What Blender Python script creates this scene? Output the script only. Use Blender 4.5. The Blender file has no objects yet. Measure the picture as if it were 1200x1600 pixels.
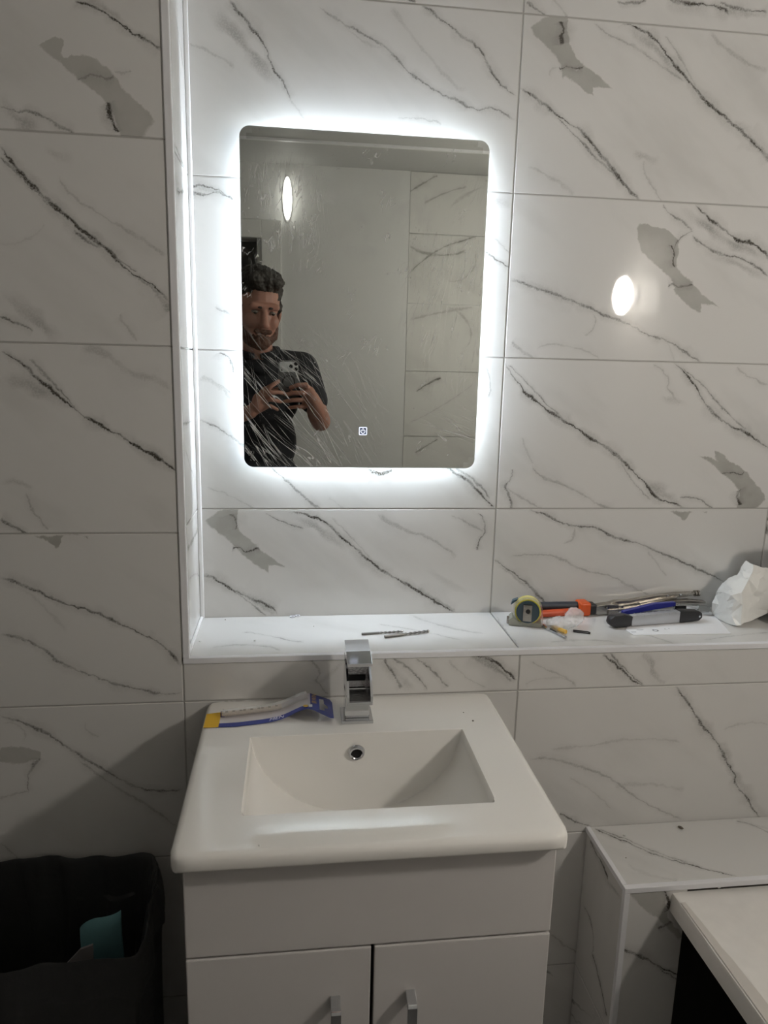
import bpy, bmesh, math, random
import numpy as np
from mathutils import Vector, Matrix, noise
random.seed(7)
C = bpy.context.scene.collection
PI = math.pi

# ------------------------------------------------------------------ camera, world, light, exposure
F, CX, CYY, CZ = 1117.09, 0.0, -1.18906, 1.43
YAW, PIT, ROL = 0.126733, -0.198965, 0.023764
_fw = Vector((math.sin(YAW)*math.cos(PIT), math.cos(YAW)*math.cos(PIT), math.sin(PIT)))
_r0 = Vector((math.cos(YAW), -math.sin(YAW), 0)); _u0 = _r0.cross(_fw)
_rt = math.cos(ROL)*_r0 + math.sin(ROL)*_u0
_up = -math.sin(ROL)*_r0 + math.cos(ROL)*_u0
CAM = Vector((CX, CYY, CZ))
cam_data = bpy.data.cameras.new('camera')
cam_data.sensor_fit = 'VERTICAL'; cam_data.sensor_height = 36.0; cam_data.lens = F*36.0/1600.0
cam_data.clip_start = 0.004
cam = bpy.data.objects.new('camera', cam_data); C.objects.link(cam)
cam.matrix_world = Matrix((( _rt.x, _up.x, -_fw.x, CAM.x), (_rt.y, _up.y, -_fw.y, CAM.y), (_rt.z, _up.z, -_fw.z, CAM.z), (0,0,0,1)))
S = bpy.context.scene
S.camera = cam
S.view_settings.view_transform = 'Standard'; S.view_settings.look = 'None'
S.view_settings.gamma = 1.0; S.view_settings.use_curve_mapping = False
S.view_settings.exposure = 0.0
w = bpy.data.worlds.new('world'); S.world = w; w.use_nodes = True
w.node_tree.nodes['Background'].inputs[0].default_value = (0.02, 0.02, 0.02, 1)
LAMP_POWER = 212.0        # opal lamp on the right wall
OVAL_POWER = 6.0        # oval lamp by the door
LED_POWER = 113.0         # strip behind the mirror

# pixel of the 1200x1600 photograph -> point on a plane of the room
def ray(u, v): return _fw + _rt*((u-600)/F) - _up*((v-800)/F)
def atY(u, v, y): d = ray(u, v); t = (y-CAM.y)/d.y; return CAM + d*t
def atZ(u, v, z): d = ray(u, v); t = (z-CAM.z)/d.z; return CAM + d*t
def atX(u, v, x): d = ray(u, v); t = (x-CAM.x)/d.x; return CAM + d*t
MIRY = 0.175
def refl(u, v, y):                                    # point seen in the mirror at depth y
    p = atY(u, v, 2*MIRY-y); return Vector((p.x, y, p.z))

# ------------------------------------------------------------------ materials
def new_mat(name):
    m = bpy.data.materials.new(name); m.use_nodes = True
    nt = m.node_tree; b = nt.nodes['Principled BSDF']
    return m, nt, b
def mat(name, col, rough=0.5, metal=0.0, bump=0.0, bscale=80, var=0.0, vscale=6, coat=0, trans=0, emit=None, alpha=1, spec=0.5, sss=0):
    m, nt, b = new_mat(name)
    b.inputs['Base Color'].default_value = (*col, 1); b.inputs['Roughness'].default_value = rough
    b.inputs['Metallic'].default_value = metal; b.inputs['Coat Weight'].default_value = coat
    b.inputs['Coat Roughness'].default_value = 0.03
    b.inputs['Transmission Weight'].default_value = trans; b.inputs['Alpha'].default_value = alpha
    b.inputs['Specular IOR Level'].default_value = spec
    if sss: b.inputs['Subsurface Weight'].default_value = sss; b.inputs['Subsurface Radius'].default_value = (.01,.004,.002)
    if emit: b.inputs['Emission Color'].default_value = (*emit[0], 1); b.inputs['Emission Strength'].default_value = emit[1]
    tc = nt.nodes.new('ShaderNodeTexCoord')
    if var or not bump:
        n = nt.nodes.new('ShaderNodeTexNoise'); n.inputs['Scale'].default_value = vscale; n.inputs['Detail'].default_value = 4
        nt.links.new(tc.outputs['Object'], n.inputs['Vector'])
        mx = nt.nodes.new('ShaderNodeMix'); mx.data_type = 'RGBA'
        k = max(var, 0.03)
        mx.inputs[6].default_value = (*[c*(1-k) for c in col], 1); mx.inputs[7].default_value = (*[min(1, c*(1+k)) for c in col], 1)
        nt.links.new(n.outputs['Fac'], mx.inputs[0]); nt.links.new(mx.outputs[2], b.inputs['Base Color'])
    if bump:
        n = nt.nodes.new('ShaderNodeTexNoise'); n.inputs['Scale'].default_value = bscale; n.inputs['Detail'].default_value = 6
        bp = nt.nodes.new('ShaderNodeBump'); bp.inputs['Strength'].default_value = bump; bp.inputs['Distance'].default_value = 0.004
        nt.links.new(tc.outputs['Object'], n.inputs['Vector']); nt.links.new(n.outputs['Fac'], bp.inputs['Height'])
        nt.links.new(bp.outputs[0], b.inputs['Normal'])
    return m

TILE_COL = (0.665, 0.655, 0.635); VEIN_COL = (0.070, 0.064, 0.054); PATCH_COL = (0.29, 0.282, 0.25)
def curve_node(nt, pts):
    n = nt.nodes.new('ShaderNodeFloatCurve'); c = n.mapping.curves[0]
    n.mapping.use_clip = False
    pts = sorted(pts); q = [pts[0]]
    for p in pts[1:]:
        if p[0]-q[-1][0] > 0.006: q.append(p)
    if len(q) < 2: q.append((q[0][0]+.01, q[0][1]))
    c.points[0].location = q[0]; c.points[1].location = q[-1]
    for p in q[1:-1]: c.points.new(*p)
    n.mapping.update(); return n

def marble(name, veins, patches, to2d, rough=0.028):
    """glossy porcelain with printed veins; veins are curves v=f(u) in the plane of the tile.
    to2d = (axis a, axis b): which world axes span the tile"""
    m, nt, b = new_mat(name); N = nt.nodes.new; L = nt.links.new
    ea = Vector([1 if i == to2d[0] else 0 for i in range(3)]); eb = Vector([1 if i == to2d[1] else 0 for i in range(3)])
    tc = N('ShaderNodeTexCoord')
    def M(op, a, bb=None, cc=None, clamp=False):
        n = N('ShaderNodeMath'); n.operation = op; n.use_clamp = clamp
        for i, x in enumerate((a, bb, cc)):
            if x is None: continue
            if isinstance(x, (int, float)): n.inputs[i].default_value = x
            else: L(x, n.inputs[i])
        return n.outputs[0]
    def MR(x, f0, f1, t0, t1, smooth=True):
        n = N('ShaderNodeMapRange'); n.interpolation_type = 'SMOOTHSTEP' if smooth else 'LINEAR'
        L(x, n.inputs[0]); n.inputs[1].default_value = f0; n.inputs[2].default_value = f1; n.inputs[3].default_value = t0; n.inputs[4].default_value = t1
        return n.outputs[0]
    nz = N('ShaderNodeTexNoise'); nz.inputs['Scale'].default_value = 70; nz.inputs['Detail'].default_value = 5; L(tc.outputs['Object'], nz.inputs['Vector'])
    s1 = N('ShaderNodeVectorMath'); s1.operation = 'SUBTRACT'; L(nz.outputs['Color'], s1.inputs[0]); s1.inputs[1].default_value = (.5,.5,.5)
    s2 = N('ShaderNodeVectorMath'); s2.operation = 'SCALE'; L(s1.outputs[0], s2.inputs[0]); s2.inputs['Scale'].default_value = 0.011
    s3 = N('ShaderNodeVectorMath'); s3.operation = 'ADD'; L(s2.outputs[0], s3.inputs[0]); L(tc.outputs['Object'], s3.inputs[1])
    nf = N('ShaderNodeTexNoise'); nf.inputs['Scale'].default_value = 330; nf.inputs['Detail'].default_value = 3; L(tc.outputs['Object'], nf.inputs['Vector'])
    f1 = N('ShaderNodeVectorMath'); f1.operation = 'SUBTRACT'; L(nf.outputs['Color'], f1.inputs[0]); f1.inputs[1].default_value = (.5,.5,.5)
    f2 = N('ShaderNodeVectorMath'); f2.operation = 'SCALE'; L(f1.outputs[0], f2.inputs[0]); f2.inputs['Scale'].default_value = 0.0042
    f3 = N('ShaderNodeVectorMath'); f3.operation = 'ADD'; L(f2.outputs[0], f3.inputs[0]); L(s3.outputs[0], f3.inputs[1])
    P = f3.outputs[0]
    nw = N('ShaderNodeTexNoise'); nw.inputs['Scale'].default_value = 19; nw.inputs['Detail'].default_value = 2; L(tc.outputs['Object'], nw.inputs['Vector'])
    swell = MR(nw.outputs['Fac'], .32, .68, .55, 1.75)
    fibre = MR(nf.outputs['Fac'], .35, .6, .62, 1.0)
    n2 = N('ShaderNodeTexNoise'); n2.inputs['Scale'].default_value = 28; n2.inputs['Detail'].default_value = 3; L(tc.outputs['Object'], n2.inputs['Vector'])
    mod = MR(n2.outputs['Fac'], .3, .6, .5, 1.0)
    def uv(p0, p1):
        d = (p1-p0); ln = d.length; d = d/ln; n = Vector((-d.y, d.x))
        def lin(vec, off):
            w3 = ea*vec.x + eb*vec.y
            q = N('ShaderNodeVectorMath'); q.operation = 'DOT_PRODUCT'; L(P, q.inputs[0]); q.inputs[1].default_value = w3
            return M('ADD', q.outputs['Value'], off)
        return lin(d/ln, -p0.dot(d)/ln), lin(n, -p0.dot(n)), (lambda p: ((p-p0).dot(d)/ln, (p-p0).dot(n))), ln
    tot = None; pt = None
    for inten, wid, pts in veins:
        if wid < .006: wid *= 1.3; inten = min(1, inten*(1.1 if inten > .45 else .85))
        pts = [Vector(p) for p in pts]
        u, v, f, ln = uv(pts[0], pts[-1]); q = [f(p) for p in pts]
        sc = max(0.02, 2.2*max(abs(x[1]) for x in q))
        cn = curve_node(nt, [(x[0], .5+x[1]/sc) for x in q]); L(u, cn.inputs['Value'])
        d = M('ABSOLUTE', M('SUBTRACT', v, M('MULTIPLY_ADD', cn.outputs[0], sc, -.5*sc)))
        soft = wid > .006; d = M('DIVIDE', d, swell)
        line = MR(d, 0 if soft else wid*.15, wid*(1.0 if soft else 1.15), inten, 0)
        if not soft:                                   # a faint halo hugs each vein, heavier on one side
            line = M('ADD', line, MR(d, 0, wid*5.5, inten*.30, 0))
        fade = MR(M('ABSOLUTE', M('SUBTRACT', u, .5)), .16 if soft else .44, .53 if soft else .515, 1, 0)
        k = M('MULTIPLY', M('MULTIPLY', line, fibre), fade)
        tot = k if tot is None else M('MAXIMUM', tot, k)
    for inten, A, B in patches:
        A = [Vector(p) for p in A]; B = [Vector(p) for p in B]
        allp = A+B; c0 = (A[0]+B[0])/2; c1 = (A[-1]+B[-1])/2
        u, v, f, ln = uv(c0, c1); sc = .5
        a = curve_node(nt, [(x, .5+y/sc) for x, y in map(f, A)]); bq = curve_node(nt, [(x, .5+y/sc) for x, y in map(f, B)])
        L(u, a.inputs['Value']); L(u, bq.inputs['Value'])
        av = M('MULTIPLY_ADD', a.outputs[0], sc, -.5*sc); bv = M('MULTIPLY_ADD', bq.outputs[0], sc, -.5*sc)
        hi = M('MAXIMUM', av, bv); lo = M('MINIMUM', av, bv)
        k = M('MULTIPLY', MR(M('SUBTRACT', v, lo), 0, .004, 0, 1), MR(M('SUBTRACT', hi, v), 0, .003, 0, 1))
        k = M('MULTIPLY', k, MR(M('ABSOLUTE', M('SUBTRACT', u, .5)), .49, .525, inten, 0))
        pt = k if pt is None else M('MAXIMUM', pt, k)
    # soft clouds of the print
    m0 = N('ShaderNodeMapping'); m0.inputs['Rotation'].default_value = (0, math.radians(-38), 0) if to2d == (0,2) else (0, 0, math.radians(38))
    mp = N('ShaderNodeMapping'); mp.inputs['Scale'].default_value = (2.0, 2.0, 6.5) if to2d == (0,2) else (2.0, 6.5, 2.0)
    L(tc.outputs['Object'], m0.inputs[0]); L(m0.outputs[0], mp.inputs[0])
    n3 = N('ShaderNodeTexNoise'); n3.inputs['Scale'].default_value = 1.6; n3.inputs['Detail'].default_value = 5; L(mp.outputs[0], n3.inputs['Vector'])
    cloud = MR(n3.outputs['Fac'], .5, .78, 0, .26)
    def mix(fac, c1, c2):
        x = N('ShaderNodeMix'); x.data_type = 'RGBA'
        if isinstance(fac, (int, float)): x.inputs[0].default_value = fac
        else: L(fac, x.inputs[0])
        for i, c in ((6, c1), (7, c2)):
            if isinstance(c, tuple): x.inputs[i].default_value = (*c, 1)
            else: L(c, x.inputs[i])
        return x.outputs[2]
    col = mix(cloud, TILE_COL, (.38, .376, .35))
    if pt is not None: col = mix(M('MULTIPLY', pt, MR(n2.outputs['Fac'], .2, .8, 1.0, .78)), col, PATCH_COL)
    if tot is not None: col = mix(M('MULTIPLY', tot, mod, clamp=True), col, VEIN_COL)
    L(col, b.inputs['Base Color'])
    b.inputs['Roughness'].default_value = rough; b.inputs['Specular IOR Level'].default_value = .5
    return m

def marble_generic(name, axes):
    """same print without mapped veins: diagonal veins from stretched noise, offset per tile"""
    m, nt, b = new_mat(name); N = nt.nodes.new; L = nt.links.new
    tc = N('ShaderNodeTexCoord'); oi = N('ShaderNodeObjectInfo')
    add = N('ShaderNodeVectorMath'); add.operation = 'MULTIPLY_ADD'; L(oi.outputs['Random'], add.inputs[0]); add.inputs[1].default_value = (13, 7, 9); L(tc.outputs['Object'], add.inputs[2])
    m0 = N('ShaderNodeMapping'); mp = N('ShaderNodeMapping'); L(add.outputs[0], m0.inputs[0]); L(m0.outputs[0], mp.inputs[0])
    m0.inputs['Rotation'].default_value = {'y': (0, math.radians(-38), 0), 'x': (math.radians(38), 0, 0), 'z': (0, 0, math.radians(38))}[axes]
    mp.inputs['Scale'].default_value = {'y': (1.2, 1, 4.2), 'x': (1, 1.2, 4.2), 'z': (1.2, 4.2, 1)}[axes]
    n = N('ShaderNodeTexNoise'); n.inputs['Scale'].default_value = 1.3; n.inputs['Detail'].default_value = 7; n.inputs['Roughness'].default_value = .55; L(mp.outputs[0], n.inputs['Vector'])
    a = N('ShaderNodeMath'); a.operation = 'SUBTRACT'; L(n.outputs['Fac'], a.inputs[0]); a.inputs[1].default_value = .5
    ab = N('ShaderNodeMath'); ab.operation = 'ABSOLUTE'; L(a.outputs[0], ab.inputs[0])
    mr = N('ShaderNodeMapRange'); L(ab.outputs[0], mr.inputs[0]); mr.inputs[1].default_value = 0; mr.inputs[2].default_value = .012; mr.inputs[3].default_value = 1; mr.inputs[4].default_value = 0
    n2 = N('ShaderNodeTexNoise'); n2.inputs['Scale'].default_value = 5; L(add.outputs[0], n2.inputs['Vector'])
    mr2 = N('ShaderNodeMapRange'); L(n2.outputs['Fac'], mr2.inputs[0]); mr2.inputs[1].default_value = .42; mr2.inputs[2].default_value = .62; mr2.inputs[3].default_value = .1; mr2.inputs[4].default_value = .85
    mu = N('ShaderNodeMath'); mu.operation = 'MULTIPLY'; L(mr.outputs[0], mu.inputs[0]); L(mr2.outputs[0], mu.inputs[1])
    mr3 = N('ShaderNodeMapRange'); L(n.outputs['Fac'], mr3.inputs[0]); mr3.inputs[1].default_value = .55; mr3.inputs[2].default_value = .75; mr3.inputs[3].default_value = 0; mr3.inputs[4].default_value = .35
    x1 = N('ShaderNodeMix'); x1.data_type = 'RGBA'; L(mr3.outputs[0], x1.inputs[0]); x1.inputs[6].default_value = (*TILE_COL, 1); x1.inputs[7].default_value = (.4, .39, .36, 1)
    x2 = N('ShaderNodeMix'); x2.data_type = 'RGBA'; L(mu.outputs[0], x2.inputs[0]); L(x1.outputs[2], x2.inputs[6]); x2.inputs[7].default_value = (*VEIN_COL, 1)
    L(x2.outputs[2], b.inputs['Base Color']); b.inputs['Roughness'].default_value = .028
    return m

MG = {k: marble_generic('marble_porcelain_'+k, k) for k in 'xyz'}
GROUT = mat('grout', (.42, .41, .39), .9, bump=.2, bscale=300)
PAINT = mat('painted_plaster', (.66, .66, .65), .6, bump=.05, bscale=150)
CEIL = mat('ceiling_paint', (.52, .52, .51), .6, bump=.04)
TRIMW = mat('white_trim', (.78, .78, .80), .35)
SILIC = mat('silicone', (.86, .86, .86), .35, bump=.1, bscale=60)
CERAM = mat('white_ceramic', (.90, .88, .84), .035, coat=.5, bump=.02, bscale=9)
GLOSSW = mat('gloss_white_board', (.68, .655, .64), .13)
CARC = mat('white_board', (.74, .72, .71), .3)
CHROME = mat('chrome', (.62, .63, .65), .09, 1.0)
CHROMED = mat('dull_chrome', (.42, .42, .43), .2, 1.0, bump=.15, bscale=200)
DARK = mat('black_void', (.012, .012, .012), .8)
BLACKP = mat('black_plastic', (.018, .018, .02), .4)
STEEL = mat('brushed_steel', (.40, .375, .34), .26, 1.0, bump=.12, bscale=220)

# ------------------------------------------------------------------ mesh helpers
def tag(o, label=None, cat=None, group=None, kind=None):
    if label: o['label'] = label
    if cat: o['category'] = cat
    if group: o['group'] = group
    if kind: o['kind'] = kind
    return o
def link(name, me, m=None, parent=None):
    o = bpy.data.objects.new(name, me); C.objects.link(o)
    if m and me is not None and not me.materials: me.materials.append(m)
    if parent: o.parent = parent; o.matrix_parent_inverse = parent.matrix_world.inverted() if False else Matrix()
    return o
def empty(name, loc=(0,0,0), rot=(0,0,0)):
    o = bpy.data.objects.new(name, None); o.empty_display_size = .05; C.objects.link(o); o.location = loc; o.rotation_euler = rot; return o
class MB:
    def __init__(s): s.bm = bmesh.new()
    def box(s, x0, x1, y0, y1, z0, z1, bev=0, seg=2, M=None):
        t = bmesh.new(); bmesh.ops.create_cube(t, size=1)
        for v in t.verts: v.co = Vector(((x0+x1)/2+v.co.x*(x1-x0), (y0+y1)/2+v.co.y*(y1-y0), (z0+z1)/2+v.co.z*(z1-z0)))
        if bev: bmesh.ops.bevel(t, geom=t.edges[:]+t.verts[:], offset=bev, segments=seg, affect='EDGES', profile=.6)
        return s.merge(t, M)
    def merge(s, t, M=None):
        if M is not None: bmesh.ops.transform(t, matrix=M, verts=t.verts[:])
        mp = {v: s.bm.verts.new(v.co) for v in t.verts}
        for f in t.faces:
            try: s.bm.faces.new([mp[v] for v in f.verts])
            except ValueError: pass
        t.free(); return s
    def poly(s, verts, faces, M=None):
        t = bmesh.new(); vs = [t.verts.new(v) for v in verts]
        for f in faces: t.faces.new([vs[i] for i in f])
        return s.merge(t, M)
    def prism(s, pts, axis, a0, a1, bev=0, M=None):     # outline in the two other axes, extruded along axis
        def p3(p, a):
            q = list(p); q.insert(axis, a); return q
        n = len(pts); t = bmesh.new()
        A = [t.verts.new(p3(p, a0)) for p in pts]; B = [t.verts.new(p3(p, a1)) for p in pts]
        t.faces.new(A[::-1]); t.faces.new(B)
        for i in range(n): t.faces.new((A[i], A[(i+1) % n], B[(i+1) % n], B[i]))
        bmesh.ops.recalc_face_normals(t, faces=t.faces[:])
        if bev: bmesh.ops.bevel(t, geom=t.edges[:]+t.verts[:], offset=bev, segments=2, affect='EDGES', profile=.6)
        return s.merge(t, M)
    def tube(s, pts, r, n=10, closed=False, rs=None):
        pts = [Vector(p) for p in pts]; m = len(pts); rings = []; t = bmesh.new(); prev = None
        for i, p in enumerate(pts):
            a = pts[i-1] if (i or closed) else p; bq = pts[(i+1) % m] if (i < m-1 or closed) else p
            d = (bq-a).normalized()
            if prev is None: prev = d.orthogonal().normalized()
            x = (prev-d*prev.dot(d)).normalized(); prev = x; y = d.cross(x); rr = rs[i] if rs else r
            rings.append([t.verts.new(p+(x*math.cos(k*2*PI/n)+y*math.sin(k*2*PI/n))*rr) for k in range(n)])
        for i in range(m if closed else m-1):
            A, B = rings[i], rings[(i+1) % m]
            for k in range(n): t.faces.new((A[k], A[(k+1) % n], B[(k+1) % n], B[k]))
        if not closed: t.faces.new(rings[0][::-1]); t.faces.new(rings[-1])
        return s.merge(t)
    def lathe(s, prof, n=32, M=None):                   # (r,z) profile about Z
        t = bmesh.new(); rings = []
        for r, z in prof:
            rings.append([t.verts.new((r*math.cos(k*2*PI/n), r*math.sin(k*2*PI/n), z)) for k in range(n)] if r > 1e-6 else [t.verts.new((0,0,z))])
        for A, B in zip(rings, rings[1:]):
            for k in range(n):
                a = [A[k % len(A)], A[(k+1) % len(A)]] if len(A) > 1 else [A[0]]
                bq = [B[(k+1) % len(B)], B[k % len(B)]] if len(B) > 1 else [B[0]]
                if len(a)+len(bq) > 2: t.faces.new(a+bq)
        bmesh.ops.recalc_face_normals(t, faces=t.faces[:])
        return s.merge(t, M)
    def ell(s, c, r, rot=None, n=20):
        t = bmesh.new(); bmesh.ops.create_uvsphere(t, u_segments=n, v_segments=max(8, n*2//3), radius=1)
        M = Matrix.Translation(Vector(c)) @ (rot.to_4x4() if rot is not None else Matrix()) @ Matrix.Diagonal((*(r if hasattr(r, '__len__') else (r,r,r)), 1))
        return s.merge(t, M)
    def cap(s, a, b, ra, rb=None, n=16):                # rounded tapering limb
        a, b = Vector(a), Vector(b); rb = ra if rb is None else rb; d = b-a; ln = d.length
        prof = [(ra*math.sin(k*PI/2/6), -ra*math.cos(k*PI/2/6)) for k in range(7)] + [(rb*math.cos(k*PI/2/6), ln+rb*math.sin(k*PI/2/6)) for k in range(7)]
        prof[0] = (0, -ra); prof[-1] = (0, ln+rb)
        return s.lathe(prof, n, Matrix.Translation(a) @ d.to_track_quat('Z', 'Y').to_matrix().to_4x4())
    def mesh(s, name, smooth=False, ang=None):
        me = bpy.data.meshes.new(name); bmesh.ops.recalc_face_normals(s.bm, faces=s.bm.faces[:]) if ang != 'keep' else None
        s.bm.to_mesh(me); s.bm.free()
        if smooth:
            me.polygons.foreach_set('use_smooth', [True]*len(me.polygons))
            me.set_sharp_from_angle(angle=math.radians(40 if not isinstance(ang, (int, float)) else ang))
        return me
    def build(s, name, m, parent=None, smooth=False, ang=None):
        return link(name, s.mesh(name, smooth, ang), m, parent)
def remesh(mb, name, vox, m, parent=None, sm=4, fac=.5, disp=None):
    me = mb.mesh(name+'_raw'); o = bpy.data.objects.new(name+'_raw', me); C.objects.link(o)
    r = o.modifiers.new('r', 'REMESH'); r.mode = 'VOXEL'; r.voxel_size = vox
    if sm: q = o.modifiers.new('s', 'SMOOTH'); q.iterations = sm; q.factor = fac
    dg = bpy.context.evaluated_depsgraph_get(); dg.update()
    me2 = bpy.data.meshes.new_from_object(o.evaluated_get(dg)); me2.name = name
    bpy.data.objects.remove(o); bpy.data.meshes.remove(me)
    if disp:
        nv = len(me2.vertices); co = np.empty(nv*3); no = np.empty(nv*3)
        me2.vertices.foreach_get('co', co); me2.vertices.foreach_get('normal', no)
        co = co.reshape(-1, 3); no = no.reshape(-1, 3)
        me2.vertices.foreach_set('co', np.array([disp(Vector(a), Vector(b_))[:] for a, b_ in zip(co, no)]).ravel()); me2.update()
    me2.polygons.foreach_set('use_smooth', [True]*len(me2.polygons)); me2.materials.clear()
    return link(name, me2, m, parent)
def text_mesh(s, size, italic=0):
    cu = bpy.data.curves.new('t', 'FONT'); cu.body = s; cu.size = size; cu.shear = italic; cu.align_x = 'CENTER'; cu.align_y = 'CENTER'; cu.resolution_u = 3
    o = bpy.data.objects.new('t', cu); C.objects.link(o); dg = bpy.context.evaluated_depsgraph_get(); dg.update()
    me = bpy.data.meshes.new_from_object(o.evaluated_get(dg)); bpy.data.objects.remove(o); bpy.data.curves.remove(cu); return me
def tile_mesh(name, axis, sign, face, a0, a1, b0, b1, th=.006, bev=.0009, g=.00125):
    """bevelled slab; axis = its normal axis, sign = which way it faces, a/b = extents on the other two axes (joint to joint)"""
    a0 += g; a1 -= g; b0 += g; b1 -= g
    rings = [((a0, a1, b0, b1), face-sign*th), ((a0, a1, b0, b1), face-sign*bev), ((a0+bev, a1-bev, b0+bev, b1-bev), face)]
    vs = []; fs = []
    for (p, q, r, s), d in rings:
        for a, b in ((p, r), (q, r), (q, s), (p, s)):
            v = [a, b]; v.insert(axis, d); vs.append(v)
    for k in (0, 4):
        for i in range(4): fs.append((k+i, k+(i+1) % 4, k+4+(i+1) % 4, k+4+i))
    fs.append((8, 9, 10, 11))
    me = bpy.data.meshes.new(name); me.from_pydata(vs, [], fs)
    bm = bmesh.new(); bm.from_mesh(me); bmesh.ops.recalc_face_normals(bm, faces=bm.faces[:]); bm.to_mesh(me); bm.free()
    return me
def tile(parent, axis, sign, face, a0, a1, b0, b1, m, name='tile'):
    return link(name, tile_mesh(name, axis, sign, face, a0, a1, b0, b1), m, parent)

# ------------------------------------------------------------------ the room
RH = .302                                               # tile course
ZJ = [.247, .549, .851, 1.153, 1.455, 1.757, 2.059, 2.361]
CEILZ = 2.28; XL = -.80; XR = 1.22; YB = -1.80; AY = .2057; AX = -.1885; SILL = .9314; JX = .4081
wf = MB(); wf.box(XL-.1, AX-.004, .0014, .40, 0, CEILZ); wf.box(AX-.004, XR+.1, .0014, .40, 0, SILL-.006)
wall_front = wf.build('wall_front', GROUT); tag(wall_front, 'marble tiled front wall left of the alcove and below its ledge', 'wall', kind='structure')
wa = MB(); wa.box(AX-.001, XR+.1, AY+.0014, .40, SILL-.006, CEILZ)
wall_alcove = wa.build('wall_alcove', GROUT); tag(wall_alcove, 'marble tiled recess wall behind the lit mirror', 'wall', kind='structure')
wall_left = MB().box(XL-.1, XL, YB-.1, .0014, 0, CEILZ).build('wall_left', mat('grey_paint', (.38, .38, .37), .7)); tag(wall_left, 'plain painted side wall beside the black bin bag', 'wall', kind='structure')
wall_right = MB().box(XR+.0014, XR+.1, YB-.1, .0014, 0, CEILZ).box(XR+.0014, XR+.1, .0014, AY+.01, SILL, CEILZ).build('wall_right', GROUT); tag(wall_right, 'marble tiled side wall at the bath carrying the oval lamp', 'wall', kind='structure')
floor = MB().box(XL-.1, XR+.1, YB-1.2, .0014, -.05, 0).build('floor', mat('grey_floor', (.17, .165, .16), .4, var=.2)); tag(floor, 'dull grey bathroom floor', 'floor', kind='structure')
ceiling = MB().box(XL-.1, XR+.1, YB-1.2, .40, CEILZ, CEILZ+.06).build('ceiling', CEIL); tag(ceiling, 'flat white painted ceiling', 'ceiling', kind='structure')
tr = MB().box(XL, XR, -1.462, -1.446, CEILZ-.008, CEILZ).build('trim_1', TRIMW); tag(tr, 'thin white strip running across the ceiling', 'trim', kind='structure')

# ---- veins read off the photograph, tile by tile: (strength, half width in mm, points)
def P(s): return [tuple(float(q) for q in t.split(',')) for t in s.split()]
def conv(vl, f, ax):
    o = []
    for i, wd, s in vl: o.append((i, wd/1000., [(f(*p)[ax[0]], f(*p)[ax[1]]) for p in P(s)]))
    return o
def convp(pl, f, ax): return [(i, [(f(*p)[ax[0]], f(*p)[ax[1]]) for p in P(a)], [(f(*p)[ax[0]], f(*p)[ax[1]]) for p in P(b)]) for i, a, b in pl]
def vmat(name, f, ax, veins, patches=()): return marble(name, conv(veins, f, ax), convp(patches, f, ax), ax)
fF = lambda u, v: atY(u, v, 0.0)
fA = lambda u, v: atY(u, v, AY)
XZ = (0, 2)
# left of the alcove
FL = {
 6: ([], []),
 5: ([(.8,1.8,'115,0 147,12 175,28 196,44 224,61 253,78'),(.35,9,'120,-5 160,12 200,38'),(.55,1.5,'119,124 137,119 158,119 168,123 177,115'),(.95,2.4,'169,160 171,178 177,194 186,207'),
      (.5,1.6,'0,166 25,173 52,176 77,186 98,200 118,209'),(.4,14,'0,150 35,190 70,205'),(.3,1.4,'178,112 195,115 205,112')],
     [(.6,'58,71 97,84 99,62 130,84 175,112 196,140 224,165 245,193 248,216','58,73 84,93 119,123 154,151 170,172 187,216')]),
 4: ([(.85,1.9,'0,228 21,256 46,284 70,308 91,326 112,345 133,364 158,382 179,403 196,420 217,434 238,446 267,474'),(.55,1.4,'0,244 28,270 56,298 77,322'),(.6,1.6,'115,360 140,378 168,389 190,410 215,425'),
      (.45,4,'215,436 240,452 266,488'),(.28,1.8,'98,270 105,298 126,315 158,336 189,354 224,375 260,400'),(.22,12,'68,232 95,245 118,252'),(.4,14,'0,455 40,485 70,512 98,532'),
      (.6,1.6,'0,494 28,506 53,517'),(.25,1.5,'189,490 191,502 200,512 214,534'),(.15,1.5,'0,382 40,375 70,350')],[]),
 3: ([(.9,1.9,'0,551 31,566 51,584 77,605 103,628 128,646 159,666 190,682 220,700 251,718 278,738'),(.5,1.3,'45,560 70,585 120,640'),(.38,13,'0,585 50,605 100,632'),(.4,5,'0,545 40,570 55,585'),
      (.28,4,'128,541 169,556 205,582 241,592 269,608'),(.3,8,'0,752 36,757 50,766 42,780'),(.35,1.6,'41,770 50,795 77,828'),(.55,2,'0,810 20,822 42,834'),(.6,1.6,'225,700 255,722 278,736')],[]),
 2: ([(.68,1.7,'0,902 51,920 92,940 133,951 169,966 205,982 241,1000 267,1022 283,1040'),(.5,1.7,'0,992 31,997 67,1015 103,1040 144,1056 190,1071 226,1079 256,1084 285,1080'),(.15,3,'31,915 70,950 103,985')],
     [(.85,'50,836 136,837','50,837 75,848 92,857 97,843 136,844')]),
 1: ([(.55,1.8,'0,1117 31,1128 67,1143 103,1166 144,1192 179,1212 215,1230 251,1235 288,1233'),(.4,1.6,'123,1187 149,1207 195,1238 231,1258 277,1294'),(.5,1.6,'64,1184 50,1200 44,1216 46,1236'),(.3,1.5,'0,1248 25,1240 46,1236'),
      (.3,1.6,'5,1130 25,1132 40,1148 30,1160'),(.35,1.6,'0,1318 15,1328 30,1342'),(.2,1.5,'132,1128 140,1145 155,1152')],
     [(.6,'0,1168 30,1166 66,1176','0,1192 35,1194 62,1186')]),
 0: ([(.5,1.7,'0,1340 60,1400 140,1440')],[]),
}
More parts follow.
